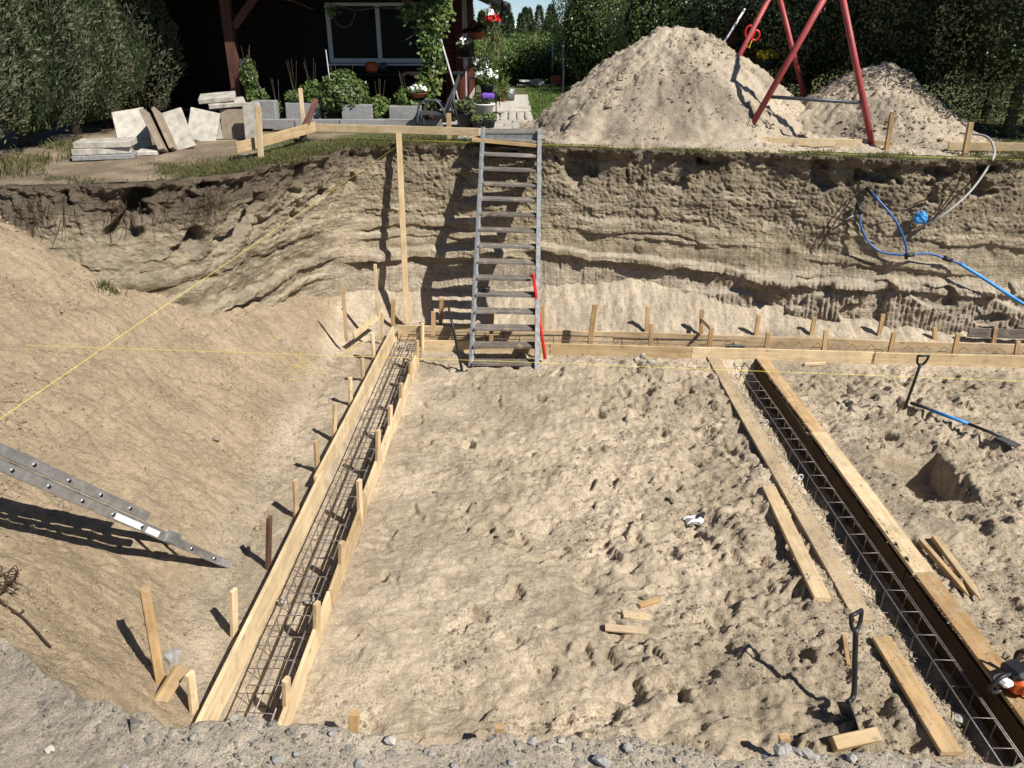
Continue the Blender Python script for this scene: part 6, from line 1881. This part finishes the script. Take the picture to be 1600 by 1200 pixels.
# ------------------------------------------------------------------ paving, path, lawn
terr = thing("paved_terrace", "pale concrete paving between the pots and the big sand heap", "paving", tuple(pz(780, 190, GZ)))
rr = random.Random(4)
for r_ in range(3):
    y0, y1 = 14.15 + r_ * .52, 14.15 + r_ * .52 + .50
    for c_ in range(6):
        x0 = -1.25 + c_ * .42 - (r_ % 2) * .15
        if x0 > 1.0: continue
        o = link("paving_slab", bm_mesh("paving_slab", box_bm(.405, y1 - y0, .05, (0, 0, 0), .006), M['concrete'])); o.location = (x0 + .2, (y0 + y1) / 2, GZ + .022 + rr.uniform(-.004, .004)); adopt(o, terr)
o = hpart("paving_bed", (-.1, 13.6, GZ + .018), (1.6, .9, .03), 'concrete', terr)
pth = thing("garden_path", "pale path of cobbles and flags running back along the lawn", "path", (-.1, 17, GZ))
cob = bm_mesh("cobble", box_bm(.15, .15, .05, (0, 0, 0), .02), M['concrete'])
for r_ in range(9):
    for c_ in range(8):
        if c_ < 3 and rr.random() < .55: continue
        o = link("cobble", cob, None, (-.85 + c_ * .17 + rr.uniform(-.012, .012), 15.75 + r_ * .185 + rr.uniform(-.012, .012), GZ + .018 + rr.uniform(-.005, .005))); o.rotation_euler = (0, 0, rr.uniform(-.1, .1)); adopt(o, pth)
for r_ in range(7):
    o = link("path_flag", bm_mesh("path_flag", box_bm(.85, .58, .05, (0, 0, 0), .008), M['concrete_pale'])); o.location = (-.02 + rr.uniform(-.02, .02), 17.75 + r_ * .62, GZ + .022); adopt(o, pth)

def blades(name, x, y, z, h, label, seed=0, shade=None, wid=.005, mat='grass'):
    rs = np.random.default_rng(seed); n_ = len(x)
    h = h * rs.uniform(.5, 1.4, n_); a = rs.uniform(0, 6.28, n_); l = rs.uniform(.1, .8, n_) * h
    b = np.stack([x, y, z], -1); s = np.stack([np.cos(a), np.sin(a), 0 * a], -1) * wid
    w = np.stack([-np.sin(a), np.cos(a), 0 * a], -1) * l[:, None]
    V = np.stack([b - s, b + s, b + w * .45 + np.stack([0 * h, 0 * h, h * .7], -1) + s * .6, b + w + np.stack([0 * h, 0 * h, h], -1)], 1)
    sh = rs.uniform(0, 1, n_) if shade is None else np.clip(shade + rs.normal(0, .2, n_), 0, 1)
    o = link(name, new_mesh(name, V.reshape(-1, 3), np.arange(n_ * 4).reshape(-1, 4), M[mat], False, np.repeat(np.stack([sh, rs.uniform(0, .5 if mat == 'grass' else .1, n_), sh], -1), 4, 0)))
    return tag(o, label, kind='stuff')
rs = np.random.default_rng(15)
n_ = 48000
x = rs.uniform(-4.8, .2, n_); yy = np.interp(x, T[:, 0][np.argsort(T[:, 0])], T[:, 1][np.argsort(T[:, 0])])
tx = rs.integers(0, len(T), n_)
off = np.abs(rs.normal(0, .55, n_)) - .02
x = T[tx, 0] - NRM[tx, 0] * off; y = T[tx, 1] - NRM[tx, 1] * off
kp = (fbm(x * .9, y * .9, 3, 801) + .75 * sstep(-4.4, -3.3, x) - .80 * sstep(.6, 1.6, x) - .6 * sstep(-4.2, -5.5, x) + rs.normal(0, .15, n_) > .05) & (x < 9) & (x > -8)
x, y, off = x[kp], y[kp], off[kp]
blades("rim_grass", x, y, np.full(len(x), GZ + .01), .036, "short worn grass along the rim of the pit", 1)
n_ = 9000
k = rs.integers(0, len(T), n_); ox_ = rs.normal(0, .03, n_)
lipx = WX2[NV - 1, k] - NRM[k, 0] * ox_; lipy = WY2[NV - 1, k] - NRM[k, 1] * ox_; lipz = WZ2[NV - 1, k]
kp = (fbm(lipx * 1.6, lipx * 0, 3, 805) + rs.normal(0, .2, n_) > -.05 + .22 * sstep(.4, 1.2, lipx)) & (lipx > -3.2) & (lipx < 8)
blades("lip_grass", lipx[kp], lipy[kp], lipz[kp], .045, "turf hanging over the lip of the cut", 2, .35)
n_ = 30000
x = rs.uniform(.42, 3.5, n_); y = 15.3 + rs.beta(1, 1.4, n_) * 10
blades("lawn", x, y, np.full(n_, GZ + .015), .05, "mown green lawn beyond the paving", 3, None, .010, 'lawn')
n_ = 2500
x = rs.uniform(-7.4, -5.2, n_); y = 9.6 + rs.uniform(0, 3, n_); kp = (fbm(x, y, 2, 8) > 0) & (x < -5.9 + rs.normal(0, .25, n_))
blades("weeds", x[kp], y[kp], np.full(kp.sum(), GZ), .10, "weeds under the conifers at the left", 4, .5)
x = rs.normal(-4.62, .07, 150); y = rs.normal(8.42, .06, 150)
blades("grass_tuft", x, y, np.array([zs(a, b) for a, b in zip(x, y)]), .055, "tuft of fallen turf at the foot of the left face", 5, .4)

# ------------------------------------------------------------------ small things at the far end of the garden
tag(tube("black_post", spline([pY(878, 158, 17.5), pY(880, 110, 17.5), pY(878, 88, 17.5), pY(880, 70, 17.5)], 4), .028, M['black_plastic'], None, 8), "black crooked post standing on the lawn left of the big heap", "post")
tag(tube("white_pole", [pY(863, 112, 26), pY(864, 66, 26)], .025, M['white_plastic'], None, 8), "thin white pole at the far end of the lawn", "pole")
root = thing("trestle", "low white and green trestle at the far end of the lawn", "trestle", tuple(pY(824, 130, 25))); root.location.z = GZ
adopt(beam("board", pY(812, 126, 25), pY(834, 127, 25), .3, .05, M['white_plastic'], (0, 0, 1)), root); adopt(beam("base", pY(808, 132, 25), pY(868, 133, 25), .2, .04, M['concrete'], (0, 0, 1)), root)
o = rock("dark_barrow", pY(840, 129, 24.5), .26, M['black_plastic'], 31, .5); tag(o, "dark overturned barrow at the far end of the lawn", "barrow")
o = link("yellow_crate", bm_mesh("yellow_crate", box_bm(.3, .3, .25, (0, 0, 0), .02), M['orange_plastic'])); o.location = pY(868, 125, 25.5); tag(o, "orange yellow crate left of the black post at the end of the lawn", "crate")
o = link("white_canopy", bm_mesh("white_canopy", box_bm(.5, .4, .10, (0, 0, 0), .04), M['white_plastic'])); o.location = pY(872, 98, 27); tag(o, "small white box roof among the shrubs behind the black post", "roof")
hpart_c = pY(852, 175, 15.9)
o = link("blue_tray", bm_mesh("blue_tray", box_bm(.22, .2, .10, (0, 0, .05), .02), M['blue_bright'])); o.location = (hpart_c.x, 15.95, GZ); tag(o, "blue tray at the left foot of the big heap", "tray")
